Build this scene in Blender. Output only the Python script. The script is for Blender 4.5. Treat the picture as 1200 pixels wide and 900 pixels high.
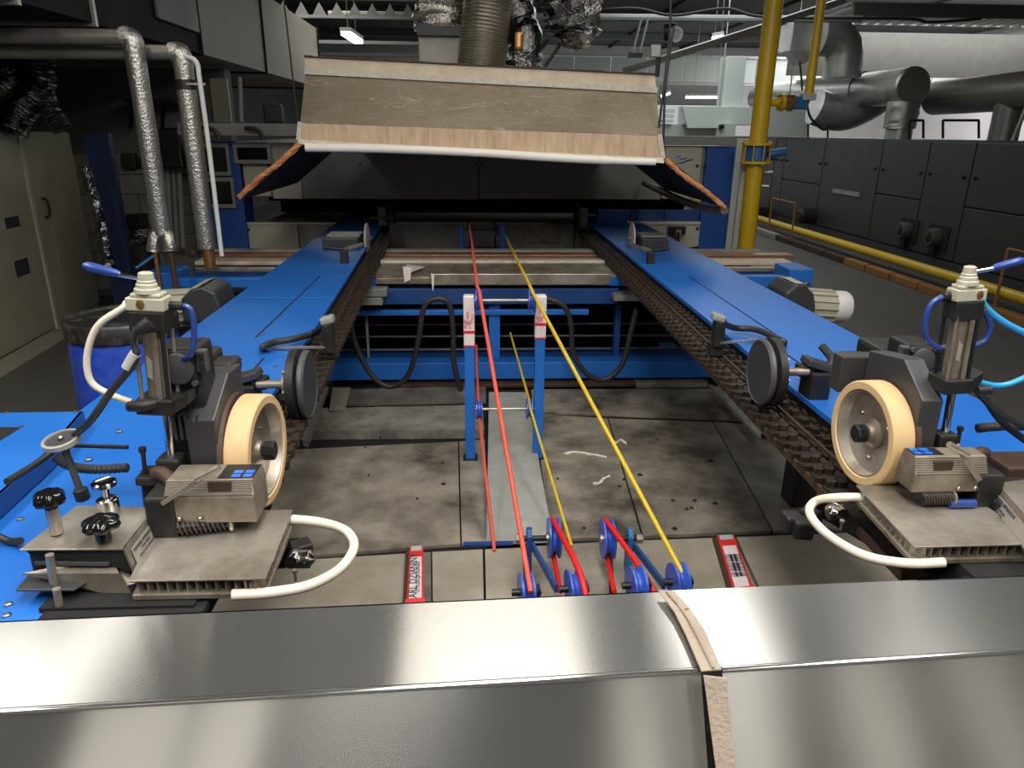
import bpy, bmesh, math, random
from mathutils import Vector as V, Matrix
for o in list(bpy.data.objects): bpy.data.objects.remove(o)
SC = bpy.context.scene; COL = SC.collection; rnd = random.Random(7)
# ---------------- camera
FPX, HCAM = 843.0, 1.70
YAW, PITCH, ROLL = math.radians(3.2), math.radians(19.35), math.radians(.57)
_f = V((math.sin(YAW)*math.cos(PITCH), math.cos(YAW)*math.cos(PITCH), -math.sin(PITCH)))
_r = V((math.cos(YAW), -math.sin(YAW), 0)); _u = _r.cross(_f)
R_ = _r*math.cos(ROLL)+_u*math.sin(ROLL); U_ = -_r*math.sin(ROLL)+_u*math.cos(ROLL)
CAM = V((0, 0, HCAM))
cd = bpy.data.cameras.new('camera'); cam = bpy.data.objects.new('camera', cd); COL.objects.link(cam)
cd.sensor_width = 36; cd.lens = FPX/1200*36; cd.clip_start = .02; cd.clip_end = 200
cam.matrix_world = Matrix(((R_.x, U_.x, -_f.x, 0), (R_.y, U_.y, -_f.y, 0), (R_.z, U_.z, -_f.z, HCAM), (0, 0, 0, 1)))
SC.camera = cam
# ---------------- world, exposure
SC.view_settings.view_transform = 'Standard'; SC.view_settings.look = 'None'
SC.view_settings.exposure = 0.0; SC.view_settings.gamma = 1
w = bpy.data.worlds.new('hall_air'); SC.world = w; w.use_nodes = True
w.node_tree.nodes['Background'].inputs[0].default_value = (.92, .95, 1, 1)
w.node_tree.nodes['Background'].inputs[1].default_value = .17
def area(x, y, z, sx, sy, p, col=(1, .96, .9), rot=(0, 0, 0)):
    l = bpy.data.lights.new('area', 'AREA'); l.shape = 'RECTANGLE'; l.size = sx; l.size_y = sy; l.energy = p; l.color = col
    o = bpy.data.objects.new('luminaire_light', l); o.location = (x, y, z); o.rotation_euler = rot; COL.objects.link(o); return o
# lamps hung over the operator's aisle and deeper in the hall
LUM = [(-2.3, .2, 3.55, .5, 3.4, 85), (.10, .3, 3.55, .8, 3.6, 120), (2.1, .2, 3.55, .5, 3.4, 75), (-2.68, 4.0, 3.5, .64, 2.4, 9), (.10, 4.0, 3.5, 1.16, 2.4, 3.5), (1.59, 4.0, 3.5, .44, 2.4, 8)]
for x, y, z, sx, sy, p in LUM: area(x, y, z-.04, sx, sy, p)
area(3.6, 11.5, 4.0, 3, 6, 130, (.95, 1, .98)); area(9.5, 17, 4.1, 5, 6, 420, (1, .97, .97)); area(4, 20.5, 4.0, 8, 3, 260, (.95, 1, .98)); area(-2.2, 11.5, 3.9, 1, 3, 40)
# ---------------- unprojection: pixel of the 1200x900 photo onto a plane of the place
def U(px, py, x=None, y=None, z=None):
    d = _f + R_*((px-600)/FPX) - U_*((py-450)/FPX)
    t = d.x and (x/d.x if x is not None else y/d.y if y is not None else (z-HCAM)/d.z)
    return CAM + d*t
# ---------------- materials
MATS = {}
def mat(name, c, rough=.5, metal=0., c2=None, sc=8., amt=.5, bump=0., bsc=60., spec=.5, emit=None, stretch=(1, 1, 1), aniso=0, scratch=0, alpha=1, trans=0, det=6, thr=(.35, .65)):
    m = bpy.data.materials.new(name); m.use_nodes = True; nt = m.node_tree; b = nt.nodes['Principled BSDF']
    b.inputs['Base Color'].default_value = (*c, 1); b.inputs['Roughness'].default_value = rough; b.inputs['Metallic'].default_value = metal
    b.inputs['Specular IOR Level'].default_value = spec
    if trans: b.inputs['Transmission Weight'].default_value = trans
    if emit: b.inputs['Emission Color'].default_value = (*c, 1); b.inputs['Emission Strength'].default_value = emit
    tc = nt.nodes.new('ShaderNodeTexCoord'); mp = nt.nodes.new('ShaderNodeMapping'); mp.inputs['Scale'].default_value = stretch
    nt.links.new(tc.outputs['Object'], mp.inputs[0])
    if c2:
        n = nt.nodes.new('ShaderNodeTexNoise'); n.inputs['Scale'].default_value = sc; n.inputs['Detail'].default_value = det; n.inputs['Roughness'].default_value = .65
        r = nt.nodes.new('ShaderNodeValToRGB'); r.color_ramp.elements[0].position = thr[0]; r.color_ramp.elements[1].position = thr[1]
        r.color_ramp.elements[0].color = (*c, 1); r.color_ramp.elements[1].color = (*[a*(1-amt)+d*amt for a, d in zip(c, c2)], 1)
        nt.links.new(mp.outputs[0], n.inputs['Vector']); nt.links.new(n.outputs['Fac'], r.inputs[0]); src = r.outputs[0]
        if scratch:
            v = nt.nodes.new('ShaderNodeTexNoise'); v.inputs['Scale'].default_value = 3.5; v.inputs['Detail'].default_value = 2; v.inputs['Distortion'].default_value = 2.2
            mp2 = nt.nodes.new('ShaderNodeMapping'); mp2.inputs['Scale'].default_value = (.5, 2.6, 2.6); mp2.inputs['Rotation'].default_value = (0, 0, .25)
            nt.links.new(tc.outputs['Object'], mp2.inputs[0]); nt.links.new(mp2.outputs[0], v.inputs['Vector'])
            r2 = nt.nodes.new('ShaderNodeValToRGB'); e = r2.color_ramp.elements; e[0].position = .490; e[0].color = (0, 0, 0, 1); e[1].position = .5; e[1].color = (scratch,)*3+(1,)
            e2 = r2.color_ramp.elements.new(.51); e2.color = (0, 0, 0, 1)
            mx = nt.nodes.new('ShaderNodeMixRGB'); mx.inputs[2].default_value = (.75, .72, .64, 1)
            nt.links.new(v.outputs['Fac'], r2.inputs[0]); nt.links.new(r2.outputs[0], mx.inputs[0]); nt.links.new(src, mx.inputs[1]); src = mx.outputs[0]
        nt.links.new(src, b.inputs['Base Color'])
        rr = nt.nodes.new('ShaderNodeMapRange'); rr.inputs['To Min'].default_value = max(.03, rough-.1); rr.inputs['To Max'].default_value = min(1, rough+.12)
        if not aniso: nt.links.new(n.outputs['Fac'], rr.inputs[0]); nt.links.new(rr.outputs[0], b.inputs['Roughness'])
    if bump:
        n2 = nt.nodes.new('ShaderNodeTexNoise'); n2.inputs['Scale'].default_value = bsc; n2.inputs['Detail'].default_value = 4
        bp = nt.nodes.new('ShaderNodeBump'); bp.inputs['Strength'].default_value = bump; bp.inputs['Distance'].default_value = .01
        nt.links.new(mp.outputs[0], n2.inputs['Vector']); nt.links.new(n2.outputs['Fac'], bp.inputs['Height']); nt.links.new(bp.outputs[0], b.inputs['Normal'])
    if aniso:
        b.inputs['Anisotropic'].default_value = aniso
        tg = nt.nodes.new('ShaderNodeCombineXYZ'); tg.inputs[0].default_value = .03; tg.inputs[1].default_value = 1; tg.inputs[2].default_value = -.3
        nt.links.new(tg.outputs[0], b.inputs['Tangent'])
    MATS[name] = m; return m
M = MATS
mat('blue_paint', (.010, .115, .46), .4, 0, (.02, .16, .52), 3, .5, .03, 120)
mat('blue_dark', (.006, .042, .18), .45, 0, (.012, .07, .24), 4, .5)
mat('blue_panel', (.01, .07, .32), .5)
mat('blue_plastic', (.012, .05, .42), .3, 0, (.06, .12, .5), 25, .5)
mat('navy', (.004, .012, .05), .4)
mat('pulley_blue', (.035, .09, .46), .3)
mat('gear_grey', (.075, .077, .078), .45, .2, (.045, .045, .045), 9, .6)
mat('steel_sheet', (.58, .58, .565), .175, .93, (.56, .56, .56), 1.2, .6, .0, 60, stretch=(1, 3, 3), aniso=.97, det=1)
mat('steel', (.54, .50, .44), .38, .75, (.20, .165, .12), 5, .85)
mat('steel_dirty', (.34, .30, .24), .42, .55, (.12, .09, .06), 11, .8, .08, 60)
mat('chrome', (.75, .75, .74), .12, 1)
mat('cast_iron', (.010, .010, .010), .5, .2, (.028, .025, .022), 20, .6, .15, 120)
mat('grey_paint', (.04, .042, .045), .42, .2, (.04, .04, .04), 9, .6, .05, 90)
mat('black', (.008, .008, .009), .45)
mat('black_gloss', (.006, .006, .006), .12)
mat('void', (.004, .004, .005), .9)
mat('rubber', (.018, .018, .018), .6, 0, (.04, .038, .035), 18, .5)
mat('rust_brown', (.012, .009, .007), .6, .3, (.05, .03, .02), 30, .7, .3, 120)
mat('rust_edge', (.075, .05, .036), .6, .4, (.06, .03, .02), 25, .8)
mat('cream_tyre', (.60, .42, .22), .5, 0, (.48, .31, .14), 6, .5)
mat('machine_cream', (.38, .37, .29), .4, 0, (.28, .26, .2), 20, .4)
mat('beige_panel', (.46, .45, .36), .55, 0, (.38, .37, .29), 5, .5)
mat('cabinet', (.30, .285, .22), .5, 0, (.23, .215, .165), 4, .5)
mat('cabinet_trim', (.38, .36, .29), .5)
mat('panel_grey', (.22, .225, .205), .5, 0, (.16, .165, .15), 5, .5)
mat('panel_plate', (.27, .275, .255), .5, .1, (.17, .17, .15), 5, .6)
mat('panel_dark', (.038, .041, .041), .42, .1, (.03, .032, .032), 3, .5)
mat('concrete', (.095, .092, .085), .55, 0, (.065, .062, .056), 1.6, .8, .06, 50)
mat('plate_floor', (.30, .27, .22), .6, 0, (.045, .036, .028), 2.8, .95, .3, 35, det=9, thr=(.38, .66))
mat('plate_floor_dark', (.19, .175, .15), .6, 0, (.06, .05, .042), 5, .85, .25, 40, det=9)
mat('plate_light', (.35, .32, .26), .52, 0, (.20, .17, .125), 3, .8, .15, 40, det=9)
mat('plate_ledge', (.28, .275, .24), .55, 0, (.07, .06, .05), 6, .8, .2, 40)
mat('channel_grey', (.32, .33, .31), .55, 0, (.22, .22, .2), 9, .6, .1, 60)
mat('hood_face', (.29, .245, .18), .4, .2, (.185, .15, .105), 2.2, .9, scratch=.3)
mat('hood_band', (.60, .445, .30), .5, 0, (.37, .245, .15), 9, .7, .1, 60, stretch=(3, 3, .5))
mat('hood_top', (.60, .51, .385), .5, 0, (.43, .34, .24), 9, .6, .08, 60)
mat('hood_lip', (.62, .585, .50), .5, 0, (.3, .26, .2), 26, .5)
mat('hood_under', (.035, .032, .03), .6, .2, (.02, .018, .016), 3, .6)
mat('insulation', (.50, .17, .045), .8, 0, (.62, .33, .16), 14, .6, .6, 70)
mat('white_tube', (.78, .76, .70), .4)
mat('hose_white', (.68, .62, .51), .3)
mat('hose_grey', (.45, .45, .42), .35)
mat('hose_blue', (.03, .30, .62), .3)
mat('hose_navy', (.02, .05, .22), .3)
mat('cable', (.018, .018, .018), .5)
mat('yellow', (.62, .42, .012), .35, 0, (.5, .3, .01), 6, .5)
mat('orange_paint', (.30, .14, .03), .5, 0, (.2, .08, .02), 5, .6)
mat('valve_blue', (.02, .13, .30), .4)
mat('bolt', (.35, .33, .3), .35, 1)
mat('brass', (.5, .27, .1), .35, .9)
mat('foil', (.62, .62, .60), .26, 1, (.35, .34, .33), 40, .8, .9, 55)
mat('foil_dark', (.22, .22, .23), .22, 1, (.05, .05, .05), 22, .8, 1., 40)
mat('galv', (.46, .46, .44), .35, .6, (.32, .32, .3), 6, .7, .15, 30)
mat('flex', (.40, .385, .34), .3, .95, (.26, .24, .2), 16, .6, .3, 90, stretch=(.3, .3, 4))
mat('pipe_foil', (.50, .49, .46), .33, .9, (.33, .32, .3), 40, .7, .5, 70)
mat('pipe_dull', (.26, .245, .22), .35, .5, (.18, .165, .15), 12, .6, .2, 60)
mat('white_paint', (.60, .64, .60), .5)
mat('white_panel', (.66, .72, .68), .45)
mat('wall_white', (.50, .53, .50), .8)
mat('wall_pink', (.78, .76, .76), .8)
mat('wall_dark', (.045, .043, .042), .8, 0, (.03, .03, .03), 2, .5)
mat('wall_grey', (.11, .11, .11), .8)
mat('ceiling', (.06, .06, .062), .8)
mat('ceiling_light', (.30, .31, .30), .7)
mat('ceiling_beam', (.15, .15, .148), .6)
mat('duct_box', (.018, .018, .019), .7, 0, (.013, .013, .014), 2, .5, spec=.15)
mat('duct_box_lit', (.36, .34, .30), .6, 0, (.28, .26, .23), 6, .6, stretch=(4, 4, .4))  # lamplight on the far duct sections painted in as a lighter colour
mat('lamp', (1, .97, .9), .5, emit=5)
mat('lamp_panel', (1, .91, .72), .5, emit=1.05)
mat('lamp_soft', (1, .95, .85), .5, emit=3.2)
mat('window_lit', (1, .93, .82), .5, emit=1.0)  # for the glowing panels added on the unseen rear wall
mat('copper', (.36, .19, .11), .35, .5, (.22, .12, .08), 14, .6)
mat('lamp_far', (1, .98, .95), .5, emit=6)
mat('rope_red', (.60, .008, .008), .5)
mat('rope_salmon', (.62, .07, .04), .5, 0, (.75, .16, .12), 60, .5)
mat('rope_yellow', (.60, .43, .02), .5, 0, (.45, .30, .02), 60, .5)
mat('tape_red', (.62, .03, .03), .3)
mat('tape_white', (.72, .68, .68), .3, 0, (.6, .3, .3), 90, .3)
mat('tape_grey', (.42, .45, .47), .3)
mat('ink', (.035, .03, .06), .5)
mat('display_blue', (.01, .12, .55), .3)
mat('label_plate', (.36, .34, .29), .4, .3)
mat('webbing', (.29, .235, .185), .75, 0, (.2, .16, .125), 12, .5, .3, 150)
mat('stick_white', (.70, .62, .5), .7)
mat('logo_blue', (.02, .08, .4), .5)
mat('lid_black', (.014, .014, .014), .4, 0, (.12, .11, .1), 16, .7, thr=(.5, .75))
mat('fan_white', (.62, .62, .6), .4)
# ---------------- mesh helper
class B:
    def __init__(s): s.v = []; s.f = []
    def add(s, vs, fs):
        n = len(s.v); s.v += [V(a) for a in vs]; s.f += [tuple(i+n for i in f) for f in fs]; return s
    def box(s, a, b):
        (x0, y0, z0), (x1, y1, z1) = [min(p, q) for p, q in zip(a, b)], [max(p, q) for p, q in zip(a, b)]
        return s.hexa([(x0, y0, z0), (x1, y0, z0), (x1, y1, z0), (x0, y1, z0), (x0, y0, z1), (x1, y0, z1), (x1, y1, z1), (x0, y1, z1)])
    def hexa(s, p): return s.add(p, [(3, 2, 1, 0), (4, 5, 6, 7), (0, 1, 5, 4), (1, 2, 6, 5), (2, 3, 7, 6), (3, 0, 4, 7)])
    def cbox(s, c, sz, rot=None):
        c = V(c); h = V(sz)/2; r = rot or Matrix.Identity(3)
        return s.hexa([c+r@V((h.x*a, h.y*b, h.z*d)) for d in (-1, 1) for a, b in ((-1, -1), (1, -1), (1, 1), (-1, 1))])
    def prism(s, poly, ext):           # poly: list of 3d points, ext: vector
        n = len(poly); e = V(ext); P = [V(p) for p in poly]
        return s.add(P+[p+e for p in P], [tuple(range(n-1, -1, -1)), tuple(range(n, 2*n))]+[(i, (i+1) % n, n+(i+1) % n, n+i) for i in range(n)])
    def lathe(s, o, ax, prof, n=20):    # prof: (distance along axis, radius)
        o = V(o); ax = V(ax).normalized(); a = ax.orthogonal().normalized(); b = ax.cross(a); k = len(prof); vs = []
        for t, r in prof:
            for i in range(n):
                q = 2*math.pi*i/n; vs.append(o+ax*t+(a*math.cos(q)+b*math.sin(q))*r)
        fs = [(j*n+i, j*n+(i+1) % n, (j+1)*n+(i+1) % n, (j+1)*n+i) for j in range(k-1) for i in range(n)]
        if prof[0][1] > 1e-6: fs.append(tuple(range(n-1, -1, -1)))
        if prof[-1][1] > 1e-6: fs.append(tuple(range((k-1)*n, k*n)))
        return s.add(vs, fs)
    def cyl(s, p, q, r, r2=None, n=16):
        d = V(q)-V(p); return s.lathe(p, d, [(0, r), (d.length, r if r2 is None else r2)], n)
    def bar(s, p, q, w, h, up=(0, 0, 1)):
        p, q = V(p), V(q); d = (q-p).normalized(); u = V(up); x = d.cross(u).normalized(); u = x.cross(d)
        return s.hexa([e+x*a*w/2+u*b*h/2 for b in (-1, 1) for e, a in ((p, -1), (p, 1), (q, 1), (q, -1))])
    def tube(s, pts, r, n=10, sm=6, wob=0, cap=True, corr=0):
        P = [V(p) for p in pts]; Q = []
        if sm and len(P) > 2:
            for i in range(len(P)-1):
                a, b, c, d = P[max(i-1, 0)], P[i], P[i+1], P[min(i+2, len(P)-1)]
                for k in range(sm):
                    t = k/sm; Q.append(.5*((2*b)+(c-a)*t+(2*a-5*b+4*c-d)*t*t+(3*b-a-3*c+d)*t**3))
            Q.append(P[-1])
        elif sm and len(P) == 2 and (wob or corr): Q = [P[0].lerp(P[1], k/sm) for k in range(sm+1)]
        else: Q = P
        m = len(Q); nrm = None; vs = []
        for i in range(m):
            d = (Q[min(i+1, m-1)]-Q[max(i-1, 0)]).normalized()
            nrm = d.orthogonal().normalized() if nrm is None else (nrm-d*nrm.dot(d)).normalized()
            b = d.cross(nrm); rr = r(i/(m-1)) if callable(r) else r
            if corr: rr *= 1+(corr if i % 2 else -corr)
            for k in range(n):
                q = 2*math.pi*k/n; w_ = 1+(rnd.uniform(-wob, wob) if wob else 0)
                vs.append(Q[i]+(nrm*math.cos(q)+b*math.sin(q))*rr*w_)
        fs = [(j*n+i, j*n+(i+1) % n, (j+1)*n+(i+1) % n, (j+1)*n+i) for j in range(m-1) for i in range(n)]
        if cap: fs += [tuple(range(n-1, -1, -1)), tuple(range((m-1)*n, m*n))]
        return s.add(vs, fs)
    def sheet(s, quad, th):             # 4 corner points, extruded along its normal by th
        q = [V(p) for p in quad]; nm = (q[1]-q[0]).cross(q[3]-q[0]).normalized(); return s.prism(q, nm*th)
def tag(o, label=None, cat=None, group=None, kind=None):
    for k, v in (('label', label), ('category', cat), ('group', group), ('kind', kind)):
        if v: o[k] = v
    return o
def root_loc(o):
    l = V((0, 0, 0))
    while o: l += o.location; o = o.parent
    return l
def build(name, b, m, parent=None, smooth=False, bevel=0, label=None):
    me = bpy.data.meshes.new(name); L = root_loc(parent) if parent else V((0, 0, 0))
    if parent is None:
        xs = [v for v in b.v]; L = V(((min(v.x for v in xs)+max(v.x for v in xs))/2, (min(v.y for v in xs)+max(v.y for v in xs))/2, min(v.z for v in xs)))
    me.from_pydata([v-L for v in b.v], [], b.f); me.validate()
    bm = bmesh.new(); bm.from_mesh(me); bmesh.ops.recalc_face_normals(bm, faces=bm.faces); bm.to_mesh(me); bm.free()
    me.materials.append(M[m])
    if smooth:
        me.polygons.foreach_set('use_smooth', [True]*len(me.polygons))
        try: me.set_sharp_from_angle(angle=math.radians(38))
        except Exception: pass
    o = bpy.data.objects.new(name, me); COL.objects.link(o)
    if parent: o.parent = parent
    else: o.location = L
    if bevel:
        bv = o.modifiers.new('bevel', 'BEVEL'); bv.width = bevel; bv.segments = 2; bv.limit_method = 'ANGLE'; bv.angle_limit = .6
    if label: o['label'] = label
    return o
def thing(name, label, cat, loc=(0, 0, 0), group=None):
    o = bpy.data.objects.new(name, None); o.empty_display_size = .05; o.location = loc; COL.objects.link(o); return tag(o, label, cat, group)
def struct(name, b, m, **k):
    o = build(name, b, m, **k); o['kind'] = 'structure'; return o
def text(name, s, size, o, ax, ay, m, parent, lift=.0006, align='CENTER'):
    c = bpy.data.curves.new('t', 'FONT'); c.body = s; c.size = size; c.align_x = align; c.align_y = 'CENTER'; c.extrude = .0002; c.offset = size*.012; c.resolution_u = 2
    t = bpy.data.objects.new('t', c); COL.objects.link(t); dg = bpy.context.evaluated_depsgraph_get(); dg.update()
    me = bpy.data.meshes.new_from_object(t.evaluated_get(dg)); bpy.data.objects.remove(t)
    ax = V(ax).normalized(); ay = (V(ay)-ax*V(ay).dot(ax)).normalized(); az = ax.cross(ay)
    me.transform(Matrix(((ax.x, ay.x, az.x), (ax.y, ay.y, az.y), (ax.z, ay.z, az.z))).to_4x4())
    me.transform(Matrix.Translation(V(o)+az*lift-root_loc(parent))); me.materials.clear(); me.materials.append(M[m])
    ob = bpy.data.objects.new(name, me); COL.objects.link(ob); ob.parent = parent; return ob
def bolt_b(p, ax, r=.008, h=.005): return B().lathe(p, ax, [(0, r), (h, r), (h*1.4, r*.6)], 6)
# ================= THE SETTING =================
CZ = 4.2
fl = struct('floor', B().box((-7, -5, -.2), (16, 26, -.02)), 'concrete')
# steel floor plates over the pit between the rails (joints between them, ledges proud)
def plate(pts, z, m, th=.018, parent=fl, name='floor_plate'):
    P = [U(x, y, z=z) for x, y in pts]; c = sum(P, V((0, 0, 0)))/len(P); P = [p+(c-p).normalized()*.0035 for p in P]
    b = B().prism([(p.x, p.y, z-th) for p in P], (0, 0, th)); return build(name, b, m, parent, bevel=.002)
for pts, z, m in [
    (((250, 660), (540, 637), (537, 517), (330, 527)), 0, 'plate_floor'),
    (((541, 637), (576, 637), (568, 514), (538, 517)), 0, 'plate_floor'),
    (((645, 632), (752, 628), (712, 490), (626, 484)), 0, 'plate_floor'),
    (((754, 628), (905, 622), (835, 494), (713, 490)), 0, 'plate_floor'),
    (((907, 622), (1040, 617), (930, 500), (836, 494)), 0, 'plate_floor_dark'),
    (((625, 482), (870, 491), (845, 455), (622, 456)), 0, 'plate_floor'),
    (((872, 491), (1010, 497), (960, 452), (847, 455)), 0, 'plate_floor_dark'),
    (((345, 505), (568, 503), (566, 474), (372, 478)), .045, 'plate_ledge'),
    (((385, 474), (570, 470), (570, 452), (405, 456)), .01, 'plate_floor_dark'),
    (((150, 745), (473, 740), (479, 648), (200, 665)), .03, 'plate_light'),
    (((474, 740), (506, 740), (505, 646), (480, 648)), .026, 'plate_floor_dark'),
    (((507, 740), (568, 735), (566, 643), (506, 646)), .03, 'plate_light'),
    (((570, 735), (618, 735), (612, 641), (568, 643)), .03, 'plate_light'),
    (((720, 730), (905, 725), (860, 629), (717, 634)), .03, 'plate_light'),
    (((907, 725), (1130, 715), (1040, 622), (862, 629)), .03, 'plate_light')]: plate(pts, z, m, .06 if z > .02 else .018)
build('pit_bed', B().box((-2.2, 1.0, -.0195), (2.4, 4.9, -.0185)), 'void', fl)
struct('trim_1', B().prism([U(570, 640, z=.012), U(648, 636, z=.012), U(617, 463, z=.012), U(573, 463, z=.012)], (0, 0, .022)), 'channel_grey', bevel=.002)
o = struct('trim_2', B().cbox(U(572, 637, z=.04), (.21, .025, .008)), 'blue_dark')
plate(((616, 745), (716, 742), (713, 634), (613, 640)), 0.004, 'plate_floor')
struct('wall_left', B().box((-5.2, -5, -.2), (-5.0, 26, CZ)), 'wall_dark')
struct('wall_right', B().box((13, -5, -.2), (13.2, 26, CZ)), 'wall_pink')
struct('wall_far', B().box((-5, 24, -.2), (13, 24.2, CZ)), 'wall_pink')
struct('wall_rear', B().box((-5, -5.2, -.2), (13, -5, CZ)), 'wall_grey')
for k, (a, b) in enumerate(((-3.0, -2.15), (-2.05, -1.5), (1.68, 2.0), (2.65, 3.2), (3.95, 4.45), (5.2, 5.6))):  # glowing panels added for reflection bands in the steel front, no known windows
    o = struct('window_%d' % (k+1), B().box((a, -5.0, 1.9), (b, -4.97, 3.8)), 'window_lit')
    build('window_frame', B().box((a-.05, -5.0, 1.84), (b+.05, -4.985, 1.9)), 'ceiling_beam', o)  # ledge under each added glowing panel
ce = struct('ceiling', B().box((-5, -5, CZ), (13, 24, CZ+.15)), 'ceiling')
for y in (7, 9.5, 13, 17.5, 21): build('ceiling_beam', B().box((-5, y, CZ-.16), (13, y+.08, CZ)), 'ceiling_beam', ce)
for x in (-3.6, -.4, 2.2, 4.2, 6.4, 9.2): build('purlin', B().box((x, 5, CZ-.06), (x+.05, 24, CZ)), 'wall_dark', ce)
# whitewashed block wall behind the left pipes
lw = struct('wall_back', B().box((-5, 7.9, -.2), (-2.45, 8.1, 2.26)), 'wall_grey')
for j in range(7):
    for i in range(7):
        x = -4.9+i*.36+(j % 2)*.18
        if x+.35 < -2.42: build('block', B().box((x, 7.88, .05+j*.2), (x+.35, 7.9, .24+j*.2)), 'panel_plate', lw, bevel=.004)
# white sheet cladding band high on the far side
wb = thing('cladding_band', 'pale corrugated cladding band high on the far side above the hood', 'cladding', (3, 19, 3))
for i in range(13):
    build('cladding_sheet', B().box((1.6+i*.9, 18.9, 2.88), (1.6+i*.9+.88, 19, 3.42)), 'white_panel', wb, bevel=.01)
build('top_rail', B().box((1.6, 18.85, 3.43), (12.8, 18.95, 3.48)), 'white_paint', wb)
build('bottom_rail', B().box((1.6, 18.85, 2.81), (12.8, 18.95, 2.87)), 'white_paint', wb)
# ================= OVERHEAD =================
LN = ['ceiling luminaire over the left side of the operator aisle', 'broad ceiling luminaire above the operator', 'ceiling luminaire over the right side of the operator aisle',
      'soft ceiling light panel left of the hood', 'wide warm ceiling light panel before the hood', 'narrow ceiling light panel before the hood right half']
for i, (x, y, z, sx, sy, p) in enumerate(LUM):
    t = thing('ceiling_luminaire', LN[i], 'light', (x, y, z))
    build('housing', B().box((x-sx/2-.03, y-sy/2-.03, z), (x+sx/2+.03, y+sy/2+.03, z+.06)), 'white_paint', t)
    n = 10 if i == 4 else 1
    for k in range(n):
        build('diffuser', B().box((x-sx/2+sx*k/n+.004*(n > 1), y-sy/2, z-.012), (x-sx/2+sx*(k+1)/n-.004*(n > 1), y+sy/2, z)), 'lamp' if i < 3 else 'lamp_panel' if i == 4 else 'lamp_soft', t)
    for yy in (y-sy*.4, y+sy*.4): build('hanger', B().cyl((x, yy, z+.06), (x, yy, CZ), .006, n=6), 'steel', t)
def tube_lamp(p, q, label, w=.09):
    p, q = V(p), V(q); t = thing('fluorescent_lamp', label, 'light', (p+q)/2)
    build('housing', B().bar(p+V((0, 0, .05)), q+V((0, 0, .05)), w*1.2, .05), 'white_paint', t)
    build('tube', B().bar(p, q, w, .05), 'lamp_far', t)
    for a in (.2, .8):
        c = p.lerp(q, a); build('hanger', B().cyl(c+V((0, 0, .07)), (c.x, c.y, CZ), .006, n=5), 'steel', t)
tube_lamp(U(405, 39, z=2.95), U(420, 49, z=2.95), 'lit fluorescent lamp on the dark ceiling left of the foil ducts', .13)
tube_lamp(U(804, 114, y=17), U(848, 114, y=17), 'lit fluorescent strip just left of the pale vertical duct')
tube_lamp(U(775, 113, y=17), U(785, 109, y=17), 'short lit strip lamp touching the hood right edge')
tube_lamp(U(925, 100, y=17), U(945, 96, y=17), 'lit strip lamp between the two yellow pipes', .07)
tube_lamp(U(835, 45, y=12), U(847, 43, y=12), 'small lit ceiling lamp right of the flood lamp', .07)
# long dark rectangular duct upper left
dx = -2.3
t = thing('rectangular_duct', 'long dark rectangular air duct under the ceiling at upper left', 'duct', (dx, 6, 2.3))
ys = [3.2, 4.2, 5.0, 6.85, 8.9, 12.0]
for k in range(5):
    a, b = ys[k]+.01, ys[k+1]-.01
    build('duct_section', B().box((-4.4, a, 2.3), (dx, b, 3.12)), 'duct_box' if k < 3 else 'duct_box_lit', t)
    build('flange', B().box((-4.42, b-.005, 2.28), (dx+.02, b+.025, 3.14)), 'galv' if k < 2 else 'duct_box', t)
build('inspection_cover', B().box((dx, 5.95, 2.45), (dx+.03, 6.8, 2.86)), 'panel_dark', t, bevel=.01)
# light corrugated decking strip and steel girders beyond the duct
t = thing('roof_truss', 'pale open web roof truss beyond the dark duct', 'truss', (-1, 10, 3.4))
for z in (3.20, 3.44): build('chord', B().box((-3.6, 11.5, z), (-.2, 11.58, z+.035)), 'ceiling_light', t)
for i in range(14): build('web_plate', B().prism([(-3.5+i*.25, 11.52, 3.23), (-3.3+i*.25, 11.52, 3.23), (-3.4+i*.25, 11.52, 3.40)], (0, .03, 0)), 'panel_plate', t)
for x in (-3.5, -2, -.4): build('hanger', B().box((x, 11.52, 3.44), (x+.03, 11.55, CZ)), 'ceiling_beam', t)
for y, z, n in ((13, 3.02, 'upper'), (15, 3.02, 'lower')):
    tag(build('steel_girder', B().box((-5, y, z), (1.0, y+.08, z+.05)), 'ceiling_light'), '%s grey girder crossing behind the lit lamp' % n, 'girder')
# corrugated light roof strip upper right
t = thing('roof_strip', 'pale ribbed roof strip running towards the upper right corner', 'roof panel', (8, 13, 3.4))
a0, a1, a2, a3 = U(985, 25, y=15), U(1215, 38, y=13), U(1215, 30, z=CZ-.05), U(1000, 22, z=CZ-.02)
build('ribbed_sheet', B().prism([(6.3, 15, 3.75), (12.6, 15, 3.75), (12.6, 13.0, 3.75), (6.3, 13.0, 3.75)], (0, 0, .03)), 'white_paint', t)
for i in range(26): build('rib', B().box((6.4+i*.24, 13, 3.70), (6.5+i*.24, 15, 3.75)), 'white_paint', t)
tag(build('steel_girder', B().box((6.3, 12.9, 3.55), (12.8, 12.98, 3.75)), 'ceiling_beam'), 'grey girder under the ribbed roof strip at upper right', 'girder')
tag(build('wall_panel', B().box((6.6, 16, 2.86), (12.5, 16.1, 3.7)), 'panel_grey'), 'broad grey cladding panel above the silver ducts at upper right', 'panel')
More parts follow.
